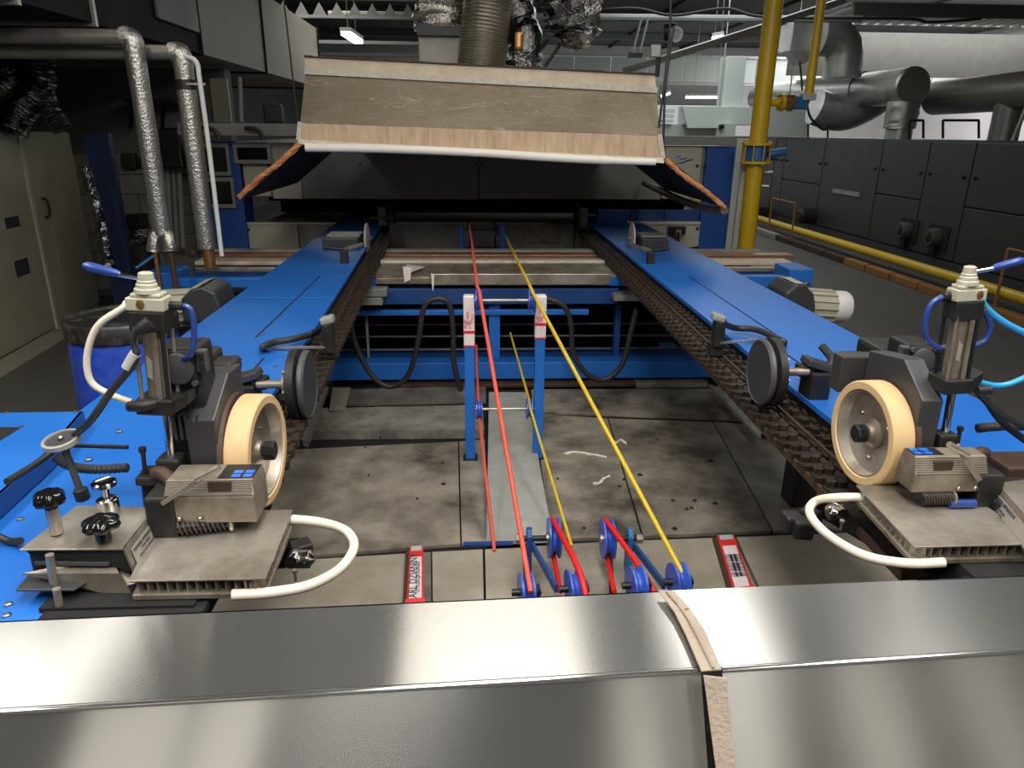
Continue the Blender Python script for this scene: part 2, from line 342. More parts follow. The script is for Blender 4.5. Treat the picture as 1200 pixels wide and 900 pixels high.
# crossing conduit, inclined conduit
tag(build('conduit', B().tube([U(385, 17, y=12), U(880, 22, y=12), U(1010, 22, y=12)], .05, 8, 0), 'ceiling_light'), 'light straight conduit crossing under the ceiling above the hood', 'conduit')
tag(build('conduit', B().tube([U(730, 84, y=8), U(893, 32, y=8), U(990, 0, y=8)], .035, 8, 0), 'galv'), 'slanting galvanised conduit passing behind the yellow pipe', 'conduit')
tag(build('cable', B().tube([U(695, 12, y=11), U(745, 10, y=11), U(790, 18, y=11), U(850, 10, y=11), U(900, 20, y=11), U(1060, 22, y=11), U(1090, 26, y=11), U(1150, 22, y=11)], .02, 6), 'cable'), 'dark sagging cable under the ceiling', 'cable')
t = thing('ceiling_bracket', 'slender doubled ceiling bracket hanging above the hood', 'bracket', U(748, 65, y=11))
for d in (-5, 3): build('rod', B().cyl(U(757+d, 20, y=11), U(746+d, 64, y=11), .015, n=6), 'ceiling_light', t)
build('foot', B().cbox(U(744, 65, y=11), (.2, .1, .06)), 'panel_dark', t)
# flood lamp on a post
t = thing('flood_lamp', 'small white flood lamp on a bracket above the hood right end', 'lamp', U(785, 60, y=6.6))
build('post', B().cyl(U(770, 90, y=6.6), U(773, 52, y=6.6), .02, n=8), 'panel_dark', t)
build('junction_box', B().cbox(U(768, 60, y=6.6), (.09, .06, .1)), 'galv', t, bevel=.008)
build('arm', B().tube([U(768, 56, y=6.6), U(785, 52, y=6.6), U(787, 44, y=6.6)], .018, 8), 'black', t)
build('lamp_body', B().lathe(U(777, 38, y=6.7), (1, -.5, 0), [(0, .03), (.02, .07), (.1, .07), (.12, .05)], 14), 'cast_iron', t, True)
build('front_ring', B().lathe(U(791, 40, y=6.55), (.3, -1, -.2), [(0, .06), (.03, .06), (.03, .042), (.02, .04)], 14), 'white_paint', t, True)
build('lens', B().lathe(U(791, 40, y=6.55), (.3, -1, -.2), [(.0, .04), (.022, .04)], 14), 'tape_grey', t, True)
for q, (a, b, c) in enumerate((((786, 0), (784, 50), (772, 150)), ((790, 30), (780, 100), (777, 178)))):
    tag(build('cable', B().tube([U(a[0], a[1], y=5.0), U(b[0], b[1], y=5.0), U(c[0], c[1], y=5.0)], .008, 6), 'cable'), ['black hanging cable along the hood right end, nearer the hood', 'thin dark hoist cable hanging right of the flood lamp post'][q], 'cable')
# foil wrapped ducts over the hood
t = thing('flexible_duct', 'ribbed silver flexible duct rising from the hood', 'duct', U(565, 80, y=5.7))
build('duct_hose', B().tube([U(563, 84, y=5.6), U(567, 45, y=5.6), U(573, -10, y=5.6)], .168, 28, 28, corr=.03), 'flex', t)
t = thing('foil_duct', 'crumpled foil wrapped duct left of the ribbed silver duct', 'duct', U(520, 40, y=5.9))
build('foil_wrap', B().tube([U(520, 36, y=5.9), U(519, 10, y=5.9), U(522, -15, y=5.9)], lambda t: .22-.02*t, 18, 8, wob=.10), 'foil', t, True)
build('steel_collar', B().box(tuple(U(491, 78, y=5.75)), tuple(U(546, 37, y=6.05))), 'panel_plate', t, bevel=.01)
build('collar_band', B().box(tuple(U(489, 41, y=5.7)), tuple(U(547, 37, y=6.1))), 'black', t)
t = thing('foil_duct', 'short foil wrapped duct right of the ribbed silver duct, bent at its foot', 'duct', U(610, 70, y=5.8))
build('foil_wrap', B().tube([U(612, 80, y=5.8), U(616, 52, y=5.8), U(610, 30, y=5.9), U(600, -8, y=6)], .13, 16, 7, wob=.13), 'foil_dark', t, True)
build('torn_flap', B().cbox(U(608, 48, y=5.65), (.06, .05, .12)), 'brass', t, bevel=.02)
t = thing('foil_duct', 'torn hanging foil wrapped duct above the hood, rightmost of three', 'duct', U(680, 40, y=5.7))
build('foil_wrap', B().tube([U(668, 58, y=5.7), U(672, 40, y=5.7), U(670, 15, y=5.7), U(660, -10, y=5.8)], lambda t: .05+.13*min(1, t*2.5), 18, 7, wob=.22), 'foil_dark', t, True)
build('foil_wrap', B().tube([U(688, 55, y=5.6), U(686, 30, y=5.6), U(690, -10, y=5.6)], lambda t: .02+.07*min(1, t*2), 10, 6, wob=.3), 'foil', t, True)
build('strut', B().cyl(U(638, 78, y=5.8), U(658, 50, y=5.8), .014, n=6), 'black', t)
# ================= FAR EQUIPMENT ON THE RIGHT =================
t = thing('pale_duct', 'pale rectangular ventilation duct with a vertical riser beyond the hood', 'duct', (5.5, 16, 1.7))
def ubox(b, x0, y0, x1, y1, Y, d):   # upright box facing the aisle
    ym = (y0+y1)/2; p, q = U(x0, ym, y=Y), U(x1, ym, y=Y); return b.box((p.x, Y, U(x0, y1, y=Y).z), (q.x, Y+d, U(x1, y0, y=Y).z))
build('riser', ubox(B(), 850, 66, 872, 126, 14, .4), 'white_panel', t, bevel=.01)
build('trunk', ubox(B(), 803, 125, 884, 146, 13.8, .5), 'white_panel', t, bevel=.01)
build('lower_trunk', ubox(B(), 772, 146, 845, 164, 14, .6), 'white_paint', t, bevel=.01)
build('end_cover', B().prism([U(800, 125, y=13.7), U(845, 125, y=13.7), U(843, 150, y=13.7), U(806, 150, y=13.7)], (0, .1, 0)), 'white_panel', t)
for xx in (4.6, 5.9): build('hanger', B().cyl((xx, 14.1, 2.1), (xx, 14.1, CZ), .012, n=6), 'galv', t)
build('control_box', ubox(B(), 842, 145, 862, 162, 13.6, .2), 'white_paint', t)
build('switch', ubox(B(), 844, 146, 849, 151, 13.5, .1), 'black', t)
for k in range(3): build('louvre_slat', ubox(B(), 774+k, 128+k*6, 791-k, 132+k*6, 13.9, .1), 'white_panel', t)
tag(build('machine_cabinet', ubox(B(), 896, 120, 950, 160, 15, .5), 'white_panel', bevel=.01), 'pale plant cabinet behind the yellow branch valve', 'cabinet')
struct('trim_3', ubox(B(), 772, 95, 850, 122, 20, .5), 'wall_grey')
# dark curing machine along the right, with door panels
MX = 6.3
t = thing('drying_machine', 'long dark grey panelled drying machine along the right side', 'machine', (MX, 11, 0))
build('body', B().box((MX+.05, 4.6, 0), (MX+2.2, 20, 1.64)), 'panel_dark', t)
build('plinth', B().box((MX-.02, 4.6, 0), (MX+.05, 20, .12)), 'panel_dark', t)
seams = [20, 18.4, 17.2, 15.4, 14.9, 13.2, 11.3, 10.1, 9.15, 7.7, 6.1, 4.6]
for k in range(11):
    a, b = seams[k+1]+.012, seams[k]-.012
    if k in (4, 6, 8): 
        build('door_panel', B().box((MX, a, .85), (MX+.05, b, 1.62)), 'panel_dark', t, bevel=.006)
        build('door_panel', B().box((MX, a, .14), (MX+.05, b, .83)), 'panel_dark', t, bevel=.006)
    else: build('door_panel', B().box((MX, a, .14), (MX+.05, b, 1.62)), 'panel_dark', t, bevel=.006)
    for yy in (a+.1, b-.1): build('latch', B().lathe((MX, yy, 1.2), (-1, 0, 0), [(0, .025), (.03, .02)], 8), 'black', t)
for px, py in ((1058, 270), (1092, 278)):
    c = U(px, py, x=MX-.1); build('fan_recess', B().cbox((MX-.005, c.y, c.z), (.02, .42, .32)), 'void', t)
    f = build('fan_motor', B().lathe((MX-.14, c.y+.02, c.z), (1, 0, 0), [(0, .03), (.0, .1), (.04, .12), (.14, .12)], 18), 'gear_grey', t, True)
    build('motor_cap', B().lathe((MX-.16, c.y+.02, c.z), (1, 0, 0), [(0, .02), (.02, .08), (.03, .08)], 18), 'cast_iron', f, True)
    build('bracket', B().cbox((MX-.05, c.y, c.z-.17), (.08, .12, .14)), 'black', f)
for py_, px in ((253, 948), (250, 892)):
    c = U(px, py_, x=MX-.1); f = build('fan_motor', B().lathe((MX-.3, c.y, c.z), (1, 0, 0), [(0, .08), (.05, .14), (.3, .14)], 16), 'cast_iron', t, True)
build('inspection_hatch', B().cbox((MX-.01, 12.2, .78), (.03, .9, .07)), 'panel_plate', t)
RD = t = thing('round_duct', 'broad grey foil insulated round duct with a bent inlet, turning down onto the dark machine', 'duct', (6.9, 12, 1.64))
build('duct_run', B().tube([(6.8, 18, 2.5), (6.82, 15, 2.47), (6.85, 12.0, 2.42)], .28, 24, 10, wob=.015), 'galv', t, True)
build('end_cap', B().lathe((6.85, 12.05, 2.42), (0, -1, 0), [(0, .29), (.3, .29), (.33, .26), (.34, .1)], 24), 'pipe_foil', t, True)
build('down_pipe', B().tube([(6.82, 11.85, 2.2), (6.82, 11.85, 1.95), (6.82, 11.85, 1.8)], .24, 18, 8, wob=.03), 'pipe_foil', t, True)
build('collar', B().cyl((6.82, 11.85, 1.64), (6.82, 11.85, 1.84), .2, n=20), 'galv', t, True)
for yy in (13.2, 14.6, 16): build('band', B().lathe((6.83, yy, 2.46), (0, 1, 0), [(0, .285), (.03, .285)], 24), 'galv', t)
t = thing('round_duct', 'dark foil insulated round duct at the right edge above the dark machine', 'duct', (8, 11, 1.64))
build('duct_run', B().tube([(7.85, 12.7, 2.3), (7.95, 11.2, 2.32), (8.1, 9.0, 2.36), (8.2, 7.0, 2.4)], .27, 24, 8, wob=.01), 'pipe_dull', t, True)
build('strap', B().lathe((8.02, 10.3, 2.33), (0, 1, 0), [(0, .315), (.04, .315)], 24), 'galv', t)
build('down_pipe', B().cyl((7.95, 11.0, 1.64), (7.95, 11.0, 2.2), .2, n=18), 'pipe_dull', t, True)
build('support', B().cyl((7.6, 10.3, 1.64), (7.75, 10.3, 2.4), .03, n=8), 'panel_plate', t)
t = RD
build('duct_drop', ubox(B(), 927, 26, 962, 60, 13.1, .5), 'galv', t, bevel=.02)
build('funnel', B().prism([U(925, 60, y=13), U(962, 60, y=13), U(942, 75, y=13), U(938, 75, y=13)], (0, .3, 0)), 'galv', t)
build('elbow', B().tube([U(960, 42, y=13), U(978, 45, y=13), U(988, 60, y=13), U(986, 92, y=13)], .31, 20, 6, corr=.012), 'galv', t, True)
build('lower_bend', B().tube([U(955, 125, y=13.4), U(985, 133, y=13.4), U(1015, 122, y=13.4), U(1040, 105, y=13.4)], .3, 20, 6), 'galv', t, True)
for k, (a, b, c, d) in enumerate(((947, 161, 970, 140), (1066, 161, 1082, 141), (1105, 161, 1147, 141))):
    Y = 10.5 if k else 14.4; rl = thing('guard_rail', ['low dark guard rail left of the silver duct', 'low dark guard rail right of the silver down pipe', 'wide low dark guard rail nearest the right edge'][k]+' on the dark machine', 'railing', U(a, b, y=Y))
    build('top_bar', B().cyl(U(a, d, y=Y), U(c, d, y=Y), .018, n=6), 'black', rl)
    for xx in (a, c): build('leg', B().cyl(U(xx, d, y=Y), U(xx, b+1, y=Y), .018, n=6), 'black', rl)
# yellow gas line on the floor, orange kerb, hand rails
tag(build('floor_gas_pipe', B().tube([(5.58, 20, .14), (5.58, 13, .14), (5.6, 8, .14), (5.6, 4.4, .14)], .06, 14, 0), 'yellow', smooth=True), 'long yellow gas pipe lying along the dark machine', 'pipe')
t = thing('kerb', 'low worn orange and black kerb along the aisle beside the floor gas pipe', 'kerb', (5.3, 10, 0))
for i in range(26):
    y = 4.5+i*.6; build('kerb_block', B().box((5.2, y, -.02), (5.32, y+.56, .07)), 'orange_paint' if i < 9 else 'panel_plate' if i > 12 else 'rust_edge', t, bevel=.01)
for k, (ya, yb, z) in enumerate(((12.2, 13.2, .6), (6.3, 7.1, .62))):
    rl = thing('hand_rail', ['yellow hand rail standing before the far part of the dark machine', 'yellow hand rail at the right picture edge'][k], 'railing', (5.45, ya, 0))
    build('top_bar', B().cyl((5.45, ya, z), (5.45, yb, z), .013, n=8), 'orange_paint', rl)
    for yy in (ya, yb): build('leg', B().cyl((5.45, yy, 0), (5.45, yy, z), .016, n=8), 'orange_paint', rl)
# steel column and gas pipes
t = thing('steel_column', 'pale grey steel column behind the yellow gas pipe', 'column', (2.52, 7.1, 0))
build('flange', B().box((2.545, 6.98, -.02), (2.67, 7.01, 1.66)), 'white_paint', t)
build('flange', B().box((2.545, 7.17, -.02), (2.67, 7.2, 1.66)), 'white_paint', t)
build('web', B().box((2.60, 7.01, -.02), (2.615, 7.17, 1.66)), 'white_paint', t)
GX, GY = 2.605, 6.8
t = thing('gas_pipe', 'thick yellow vertical gas pipe with a blue flanged valve', 'pipe', (GX, GY, 0))
build('lower_pipe', B().cyl((GX+.01, GY, 0), (GX, GY, 1.44), .078, n=24), 'yellow', t, True)
build('upper_pipe', B().cyl((GX, GY, 1.62), (GX, GY, 4.1), .078, n=24), 'yellow', t, True)
for z in (1.44, 1.60): build('flange', B().cyl((GX, GY, z), (GX, GY, z+.022), .14, n=28), 'yellow', t, True)
vb = build('valve_body', B().cyl((GX, GY, 1.462), (GX, GY, 1.60), .095, n=24), 'valve_blue', t, True)
for k in range(8):
    q = k*math.pi/4+.2; c = (GX+.118*math.cos(q), GY+.118*math.sin(q))
    build('stud', B().cyl((*c, 1.425), (*c, 1.64), .009, n=6), 'brass', vb)
build('valve_handle', B().tube([(GX+.1, GY-.02, 1.52), (GX+.19, GY-.03, 1.54), (GX+.26, GY-.03, 1.55)], .035, 12), 'valve_blue', t, True)
build('tapping', B().cyl((GX+.07, GY-.04, 1.36), (GX+.15, GY-.06, 1.36), .02, n=8), 'bolt', t)
build('tapping', B().cyl((GX+.07, GY-.04, 1.24), (GX+.13, GY-.06, 1.24), .014, n=8), 'bolt', t)
zb = U(905, 120, y=GY).z
t = thing('gas_branch', 'yellow flanged gas branch with a small blue valve', 'pipe', (GX+.2, GY, zb))
build('branch_pipe', B().cyl((GX+.07, GY, zb), (GX+.17, GY, zb), .035, n=16), 'yellow', t, True)
for x in (.16, .24): build('flange', B().cyl((GX+x, GY, zb), (GX+x+.03, GY, zb), .075, n=20), 'yellow' if x < .2 else 'brass', t, True)
for k in range(6):
    q = k*math.pi/3; build('stud', B().cyl((GX+.14, GY+.06*math.cos(q), zb+.06*math.sin(q)), (GX+.3, GY+.06*math.cos(q), zb+.06*math.sin(q)), .007, n=6), 'brass', t)
build('valve_body', B().cbox((GX+.34, GY, zb), (.14, .1, .11)), 'valve_blue', t, bevel=.015)
build('actuator', B().cbox((GX+.40, GY-.02, zb+.05), (.12, .1, .06)), 'hose_grey', t, bevel=.008)
t = thing('gas_riser', 'thin yellow gas riser joining the blue valve from the ceiling', 'pipe', (3.02, GY, zb))
build('pipe', B().cyl((3.02, GY, zb+.02), (3.02, GY, 4.1), .04, n=16), 'yellow', t, True)
tag(build('cable', B().tube([U(945, 118, y=7.5), U(950, 138, y=7.5), U(965, 152, y=7.5), U(972, 146, y=7.5)], .012, 6), 'cable'), 'black cable looping below the thin gas riser', 'cable')
tag(build('cable', B().tube([U(937, 72, y=12), U(939, 90, y=12), U(940, 106, y=12)], .016, 6), 'cable'), 'short black cable hanging from the duct funnel', 'cable')
# ================= STENTER MACHINE FRONT =================
YM = 7.25
st = thing('stenter_machine', 'beige and blue stenter machine body behind the hood', 'machine', (.05, YM, 0))
def face(name, x0, y0, x1, y1, m, d=.05, Y=YM, bev=.006, par=None):
    return build(name, ubox(B(), x0, y0, x1, y1, Y, d), m, par or st, bevel=bev)
build('body', B().box((-2.4, YM+.06, 1.08), (2.55, 10.5, 1.58)), 'panel_grey', st)
build('lower_body', B().box((-2.2, YM+.06, .0), (2.55, 10.5, .77)), 'panel_grey', st)
build('slot_back', B().box((-2.2, 8.6, .80), (2.5, 8.7, 1.08)), 'void', st)
build('slot_beam', B().box((-2.1, YM+.5, 1.0), (.9, YM+.6, 1.08)), 'void', st)
face('upper_door', 317, 167, 352, 233, 'beige_panel'); face('upper_door', 286, 192, 316, 230, 'beige_panel')
d1 = face('upper_door', 353, 178, 560.5, 233, 'panel_grey'); d2 = face('upper_door', 561.5, 178, 776, 233, 'panel_grey')
for x, d in ((422, d1), (557, d1), (565, d2), (700, d2)): build('screw', bolt_b(U(x, 193, y=YM), (0, -1, 0), .012), 'black', d)
cd_ = face('upper_door', 778, 172, 821, 233, 'beige_panel', bev=.01)
face('cable_tray', 778, 160, 862, 170, 'panel_plate', .3, YM-.05)
face('blue_door', 823, 172, 863, 298, 'blue_panel'); face('blue_stile', 865, 172, 871, 298, 'navy')
for x in (826, 817): build('latch', bolt_b(U(x, 194.5, y=YM), (0, -1, 0), .018), 'black', st)
# emblem on the cream door
lg = U(800, 189, y=YM)
b = B()
for k in range(5):
    a = lg+V((-.075+.03*k, -.003, .03-.015*(k % 2)-.008*k)); b.prism([a, a+V((.05, 0, .012)), a+V((.055, 0, .025)), a+V((.012, 0, .012))], (0, .002, 0))
b.prism([lg+V((-.08, -.003, -.025)), lg+V((.0, -.003, -.02)), lg+V((.09, -.003, .028)), lg+V((.0, -.003, -.005))], (0, .002, 0))
build('emblem', b, 'logo_blue', cd_)
face('blue_recess', 700, 246, 820, 261, 'blue_dark', .05, YM+.05)
for x in (738, 778): face('blue_joint', x, 246, x+1, 261, 'void', .05, YM+.04, 0)
# control tower at left
ct = face('blue_panel', 233, 166, 285, 300, 'blue_panel', .3, YM-.05)
for x0, y0, x1, y1 in ((236, 168, 269, 206), (239, 208, 275, 244), (273, 168, 317, 192)):
    f = face('window_frame', x0, y0, x1, y1, 'panel_plate', .03, YM-.09)
    face('window_pane', x0+5, y0+5, x1-4, y1-5, 'black_gloss', .02, YM-.10, .004, f)
# lower plates below the slot
lp = face('lower_plate', 288, 262, 350, 300, 'beige_panel'); face('lower_plate', 351, 262, 450, 300, 'panel_plate')
face('lower_plate', 452, 262, 672, 300, 'panel_plate'); face('lower_plate', 674, 262, 739, 300, 'panel_plate'); rp = face('lower_plate', 741, 261, 819, 300, 'beige_panel')
build('latch', bolt_b(U(817, 268, y=YM), (0, -1, 0), .018), 'black', rp); build('latch', bolt_b(U(291, 269, y=YM), (0, -1, 0), .018), 'black', lp)
face('steel_patch', 614, 263, 657, 285, 'steel_dirty', .02, YM-.03); 
for x in (500, 529, 633, 663): face('slot_hole', x-1, 291, x+1, 294, 'black', .01, YM-.01, 0)
face('top_trim', 288, 261, 400, 263, 'hood_lip', .06, YM-.02, 0); face('top_trim', 452, 261, 640, 262.5, 'hood_lip', .06, YM-.02, 0); face('top_trim', 735, 260, 821, 263, 'hood_lip', .06, YM-.02, 0)
t = thing('power_socket', 'black power socket with a hanging cable on the beige lower plate', 'socket', U(793, 278, y=YM-.1))
build('socket_body', ubox(B(), 784, 266, 804, 275, YM-.08, .07), 'black', t, bevel=.01); build('plug', B().cyl(U(795, 270, y=YM-.1), U(795, 278, y=YM-.12), .03, n=12), 'panel_plate', t)
build('cable', B().tube([U(795, 272, y=YM-.14), U(795, 285, y=YM-.14), U(800, 292, y=YM-.14), U(818, 290, y=YM-.1)], .014, 8), 'cable', t, True)
tag(build('steel_channel', ubox(B(), 208, 145, 351, 158, 6.9, .12), 'panel_plate'), 'pale steel channel left of the hood carrying cables', 'channel')
for k, p in enumerate((((232, 149), (250, 152), (258, 164)), ((287, 150), (302, 152), (308, 164)))):
    tag(build('cable', B().tube([U(*q, y=6.82) for q in p], .018, 8), 'cable'), 'black cable arching off the pale steel channel, %s' % ('over the left dark window', 'over the wide dark window')[k], 'cable')
tag(build('notice_board', ubox(B(), 248, 92, 268, 143, 7.83, .05), 'cabinet'), 'narrow ochre board on the wall above the pale channel', 'board')
tag(build('blue_hoist', ubox(B(), 308, 122, 330, 144.5, 6.92, .1), 'cast_iron', bevel=.02), 'small dark hoist body left of the hood', 'hoist')
tag(build('wall_pipe', B().cyl(U(281, 90, y=7.6), U(283, 143, y=7.6), .02, n=8), 'ceiling_light'), 'thin pale wall pipe above the pale channel', 'pipe')
for q, px in enumerate((347, 462)):
    pass
# ================= HOOD =================
h = thing('extractor_hood', 'large worn beige extraction hood hanging over the machine entry', 'hood', U(565, 186, y=5.2))
LP = [U(350, 164, y=5.0), U(352, 144, y=5.0), U(358, 84, y=5.35), U(357, 67, y=5.36)]
RP = [U(777, 186, y=5.0), U(773, 159, y=5.0), U(769, 106, y=5.35), U(767, 88, y=5.36)]
bk = V((0, .03, 0))
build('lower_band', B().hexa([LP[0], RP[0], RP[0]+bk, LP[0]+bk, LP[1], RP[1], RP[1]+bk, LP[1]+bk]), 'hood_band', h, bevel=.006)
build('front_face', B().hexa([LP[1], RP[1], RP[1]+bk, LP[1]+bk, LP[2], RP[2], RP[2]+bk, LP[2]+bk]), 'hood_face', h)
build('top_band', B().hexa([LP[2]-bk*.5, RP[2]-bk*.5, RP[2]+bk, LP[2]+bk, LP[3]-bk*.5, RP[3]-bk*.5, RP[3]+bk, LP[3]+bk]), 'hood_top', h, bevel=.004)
back = V((0, 1.6, 0)); up = V((0, 0, .005))
build('roof', B().hexa([LP[3]+V((0,.02,-.03)), RP[3]+V((0,.02,-.03)), RP[3]+back, LP[3]+back, LP[3]+up+V((0,.02,-.02)), RP[3]+up+V((0,.02,-.02)), RP[3]+back+up, LP[3]+back+up]), 'hood_top', h)
for P, n in ((LP, 0), (RP, 1)):
    yb = 7.0; s = .02 if n == 0 else -.02
    poly = [P[0], P[1], P[2], P[3], V((P[3].x, yb, P[3].z)), V((P[0].x, yb, P[0].z))]
    build('side_wall', B().prism([p+V((0, .01, 0)) for p in poly], (s, 0, 0)), 'hood_face', h)
    build('corner_angle', B().bar(P[0], P[1]+(P[1]-P[0])*.05, .03, .02, (0, 1, 0)), 'hood_lip', h)
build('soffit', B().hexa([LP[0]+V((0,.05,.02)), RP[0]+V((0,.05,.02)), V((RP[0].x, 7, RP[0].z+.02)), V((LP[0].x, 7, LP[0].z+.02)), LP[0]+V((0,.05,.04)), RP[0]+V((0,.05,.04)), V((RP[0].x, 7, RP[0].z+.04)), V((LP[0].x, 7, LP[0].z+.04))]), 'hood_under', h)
build('seam_strip', B().bar(LP[2]-V((0, .03, 0)), RP[2]-V((0, .03, 0)), .012, .035, (0, 0, 1)), 'hood_lip', h)
b = B(); n = 30; dz = [rnd.uniform(-.006, .004) for _ in range(n+1)]
for i in range(n):
    a, c = LP[0].lerp(RP[0], i/n), LP[0].lerp(RP[0], (i+1)/n)
    b.hexa([a+V((0, -.035, -.028+dz[i])), c+V((0, -.035, -.028+dz[i+1])), c+V((0, .02, -.028)), a+V((0, .02, -.028)), a+V((0, -.012, .004)), c+V((0, -.012, .004)), c+V((0, .02, .004)), a+V((0, .02, .004))])
build('lip_strip', b, 'hood_lip', h)
build('roll_tube', B().tube([U(358, 173, y=4.94), U(450, 174.5, y=4.94), U(560, 179, y=4.94), U(650, 185, y=4.94), U(720, 188.5, y=4.94), U(768, 190, y=4.94)], lambda t: .026 if t < .8 else .022, 14), 'white_tube', h, True)
b = B(); q0 = LP[3]+V((0, -.03, .0)); q1 = RP[3]+V((0, -.03, 0))
for i in range(40):
    a, c = q0.lerp(q1, i/40), q0.lerp(q1, (i+1)/40); r_ = rnd.uniform(.0, .006)
    b.hexa([a, c, c+V((0, .05, 0)), a+V((0, .05, 0)), a+V((0, 0, .006+r_)), c+V((0, 0, .006+r_)), c+V((0, .05, .006+r_)), a+V((0, .05, .006+r_))])
build('ragged_edge', b, 'rust_edge', h)
for (a, c), lbl in (((U(352, 168, y=5.0), U(281, 231, y=5.0)), 0), ((U(779, 187, y=5.0), U(848, 243, y=5.0)), 1)):
    e = V((0, 1.6, 0)); nn = (c-a).cross(e).normalized()*.02
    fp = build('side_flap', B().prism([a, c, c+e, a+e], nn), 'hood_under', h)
    build('insulation_edge', B().tube([a+V((0, -.02, 0)), a.lerp(c, .3)+V((0, -.02, -.01)), a.lerp(c, .7)+V((0, -.02, .006)), c+V((0, -.02, 0))], .017, 10, 8, wob=.3), 'insulation', fp)
    if lbl: build('tarp_roll', B().tube([c+V((.01, 0, -.02)), c+V((-.02, .5, -.045)), c+V((-.05, 1.2, -.02)), c+V((-.1, 2.0, .03))], .028, 12), 'steel_dirty', fp, True)
for q, (px, yy) in enumerate(((334, 5.0), (352, 5.0))):
    pass
tag(build('hoist_cable', B().cyl(U(332, -5, y=5.0), U(349, 142, y=5.0), .006, n=6), 'cable'), 'thin slanting cable holding the hood left corner', 'cable')
# ================= TRANSVERSE SPINDLE FRAME =================
tf = thing('transverse_frame', 'blue transverse frame under the rails with stainless tray and slide bars', 'machine frame', (.25, 5.0, 0))
YF = 4.8
def fbox(name, x0, y0, x1, y1, m, d=.1, Y=YF, bev=.004, par=tf): return build(name, ubox(B(), x0, y0, x1, y1, Y, d), m, par, bevel=bev)
fbox('front_beam', 175, 326, 440, 337, 'blue_paint', .08); fbox('front_beam', 700, 324, 950, 335, 'blue_paint', .08)
for x0, x1, yt, sgn in ((172, 205, 319, -1), (921, 953, 315, 1)):
    p, q = U(x0, 346, y=YF), U(x1, yt, y=YF)
    e = build('end_block', B().box((p.x, YF-.02, p.z), (q.x, YF+.26, q.z)), 'blue_paint', tf, bevel=.01)
    build('end_bolt', bolt_b(V((p.x+.07 if sgn < 0 else q.x-.04, YF-.025, q.z-.1)), (0, -1, 0), .018), 'bolt', e)
zb_ = .70
for y, wd, m, xl, xr in ((5.95, .10, 'plate_light', -2.15, 2.42), (5.72, .14, 'copper', -2.1, 2.60), (5.42, .15, 'hood_top', -2.05, 2.45), (5.15, .06, 'steel', -1.95, 2.3)):
    build('slide_bar', B().box((xl, y, .745), (xr, y+wd, .775)), m, tf, bevel=.004)
for y in (5.5, 6.1): build('cross_beam', B().box((-2.1, y, .60), (2.4, y+.06, .70)), 'blue_dark', tf)
for y, z in ((4.98, .66), (5.12, .62)): build('rail_rod', B().cyl((-2.0, y, z), (2.25, y, z), .018, n=10), 'steel_dirty', tf)
build('deep_beam', B().box((U(300, 340, y=5.0).x, 5.0, .56), (U(860, 340, y=5.0).x, 5.1, .66)), 'blue_dark', tf)
fbox('lower_side_panel', 845, 336, 925, 362, 'blue_dark', .04, 4.95)
# stainless tray
tr = build('tray', B().prism([U(440, 333, y=YF-.02), U(440, 326, y=YF-.02), U(715, 323, y=YF-.02), U(715, 333, y=YF-.02)], (0, .5, 0)), 'steel_dirty', tf, bevel=.004)
build('tray_lip', ubox(B(), 505, 321, 714, 334, YF-.05, .025), 'steel', tr, bevel=.003)
build('tray_top', B().box((-.66, YF, .775), (1.0, 5.32, .783)), 'steel_dirty', tr)
build('tray_edge', B().box((-.7, 5.3, .775), (1.03, 5.36, .80)), 'hood_lip', tr, bevel=.004)
for p, q, s in (((470, 309), (484, 331), 0), ((503, 317), (511, 342), 1)):
    build('tape_scrap', B().prism([U(p[0]+2, p[1]+3, y=YF-.06), U(q[0]-2, p[1]+5, y=YF-.06), U(q[0]-3, q[1]-3, y=YF-.06), U(p[0]+4, q[1], y=YF-.06)], (0, .004, 0)), 'tape_white', tr)
build('tape_scrap', B().prism([U(476, 310, z=.80), U(498, 313, z=.80), U(480, 320, z=.80), U(474, 321, z=.80)], (0, 0, .003)), 'tape_white', tr)
fbox('main_beam', 420, 338, 725, 357, 'blue_dark', .1); fbox('thin_beam', 415, 363, 690, 370, 'blue_paint', .05, YF+.03)
fbox('side_bracket', 415, 339, 453, 348, 'panel_grey', .2, 4.7); fbox('side_bracket', 423, 349, 448, 358, 'panel_grey', .2, 4.7); fbox('side_bracket', 720, 346, 752, 353, 'panel_grey', .2, 4.7)
fbox('upright', 573, 357, 586, 422, 'blue_paint', .07, YF+.06); fbox('upright', 720, 357, 727, 422, 'blue_dark', .07, YF+.2); fbox('upright', 429, 370, 432, 422, 'panel_grey', .02, YF+.15)
fbox('base_beam', 378, 423, 868, 446, 'blue_paint', .14, YF); fbox('base_beam_top', 378, 420, 860, 422, 'blue_dark', .3, YF+.14)
for z in (.24, .34, .43): build('guide_rod', B().cyl((-1.2, 5.1, z-.06), (1.6, 5.1, z-.06), .009, n=8), 'gear_grey', tf)
build('dark_pan', B().box((-2, 5.9, .0), (2.3, 5.95, .60)), 'void', tf)  # black panel added to paint in the shade behind the frame
build('pit_cover', B().box((-2.1, 5.0, -.01), (2.3, 7.2, .0)), 'void', tf)  # black sheet, shade on the floor under the frame put into its colour
fbox('sill', 445, 449, 745, 456, 'rust_edge', .2, YF-.05); fbox('sill', 746, 449, 830, 455, 'plate_ledge', .2, YF-.05)
tag(build('green_block', B().cbox(U(783, 408, y=5.2), (.12, .15, .06)), 'valve_blue', bevel=.01), 'small dark green block under the right rail', 'block')
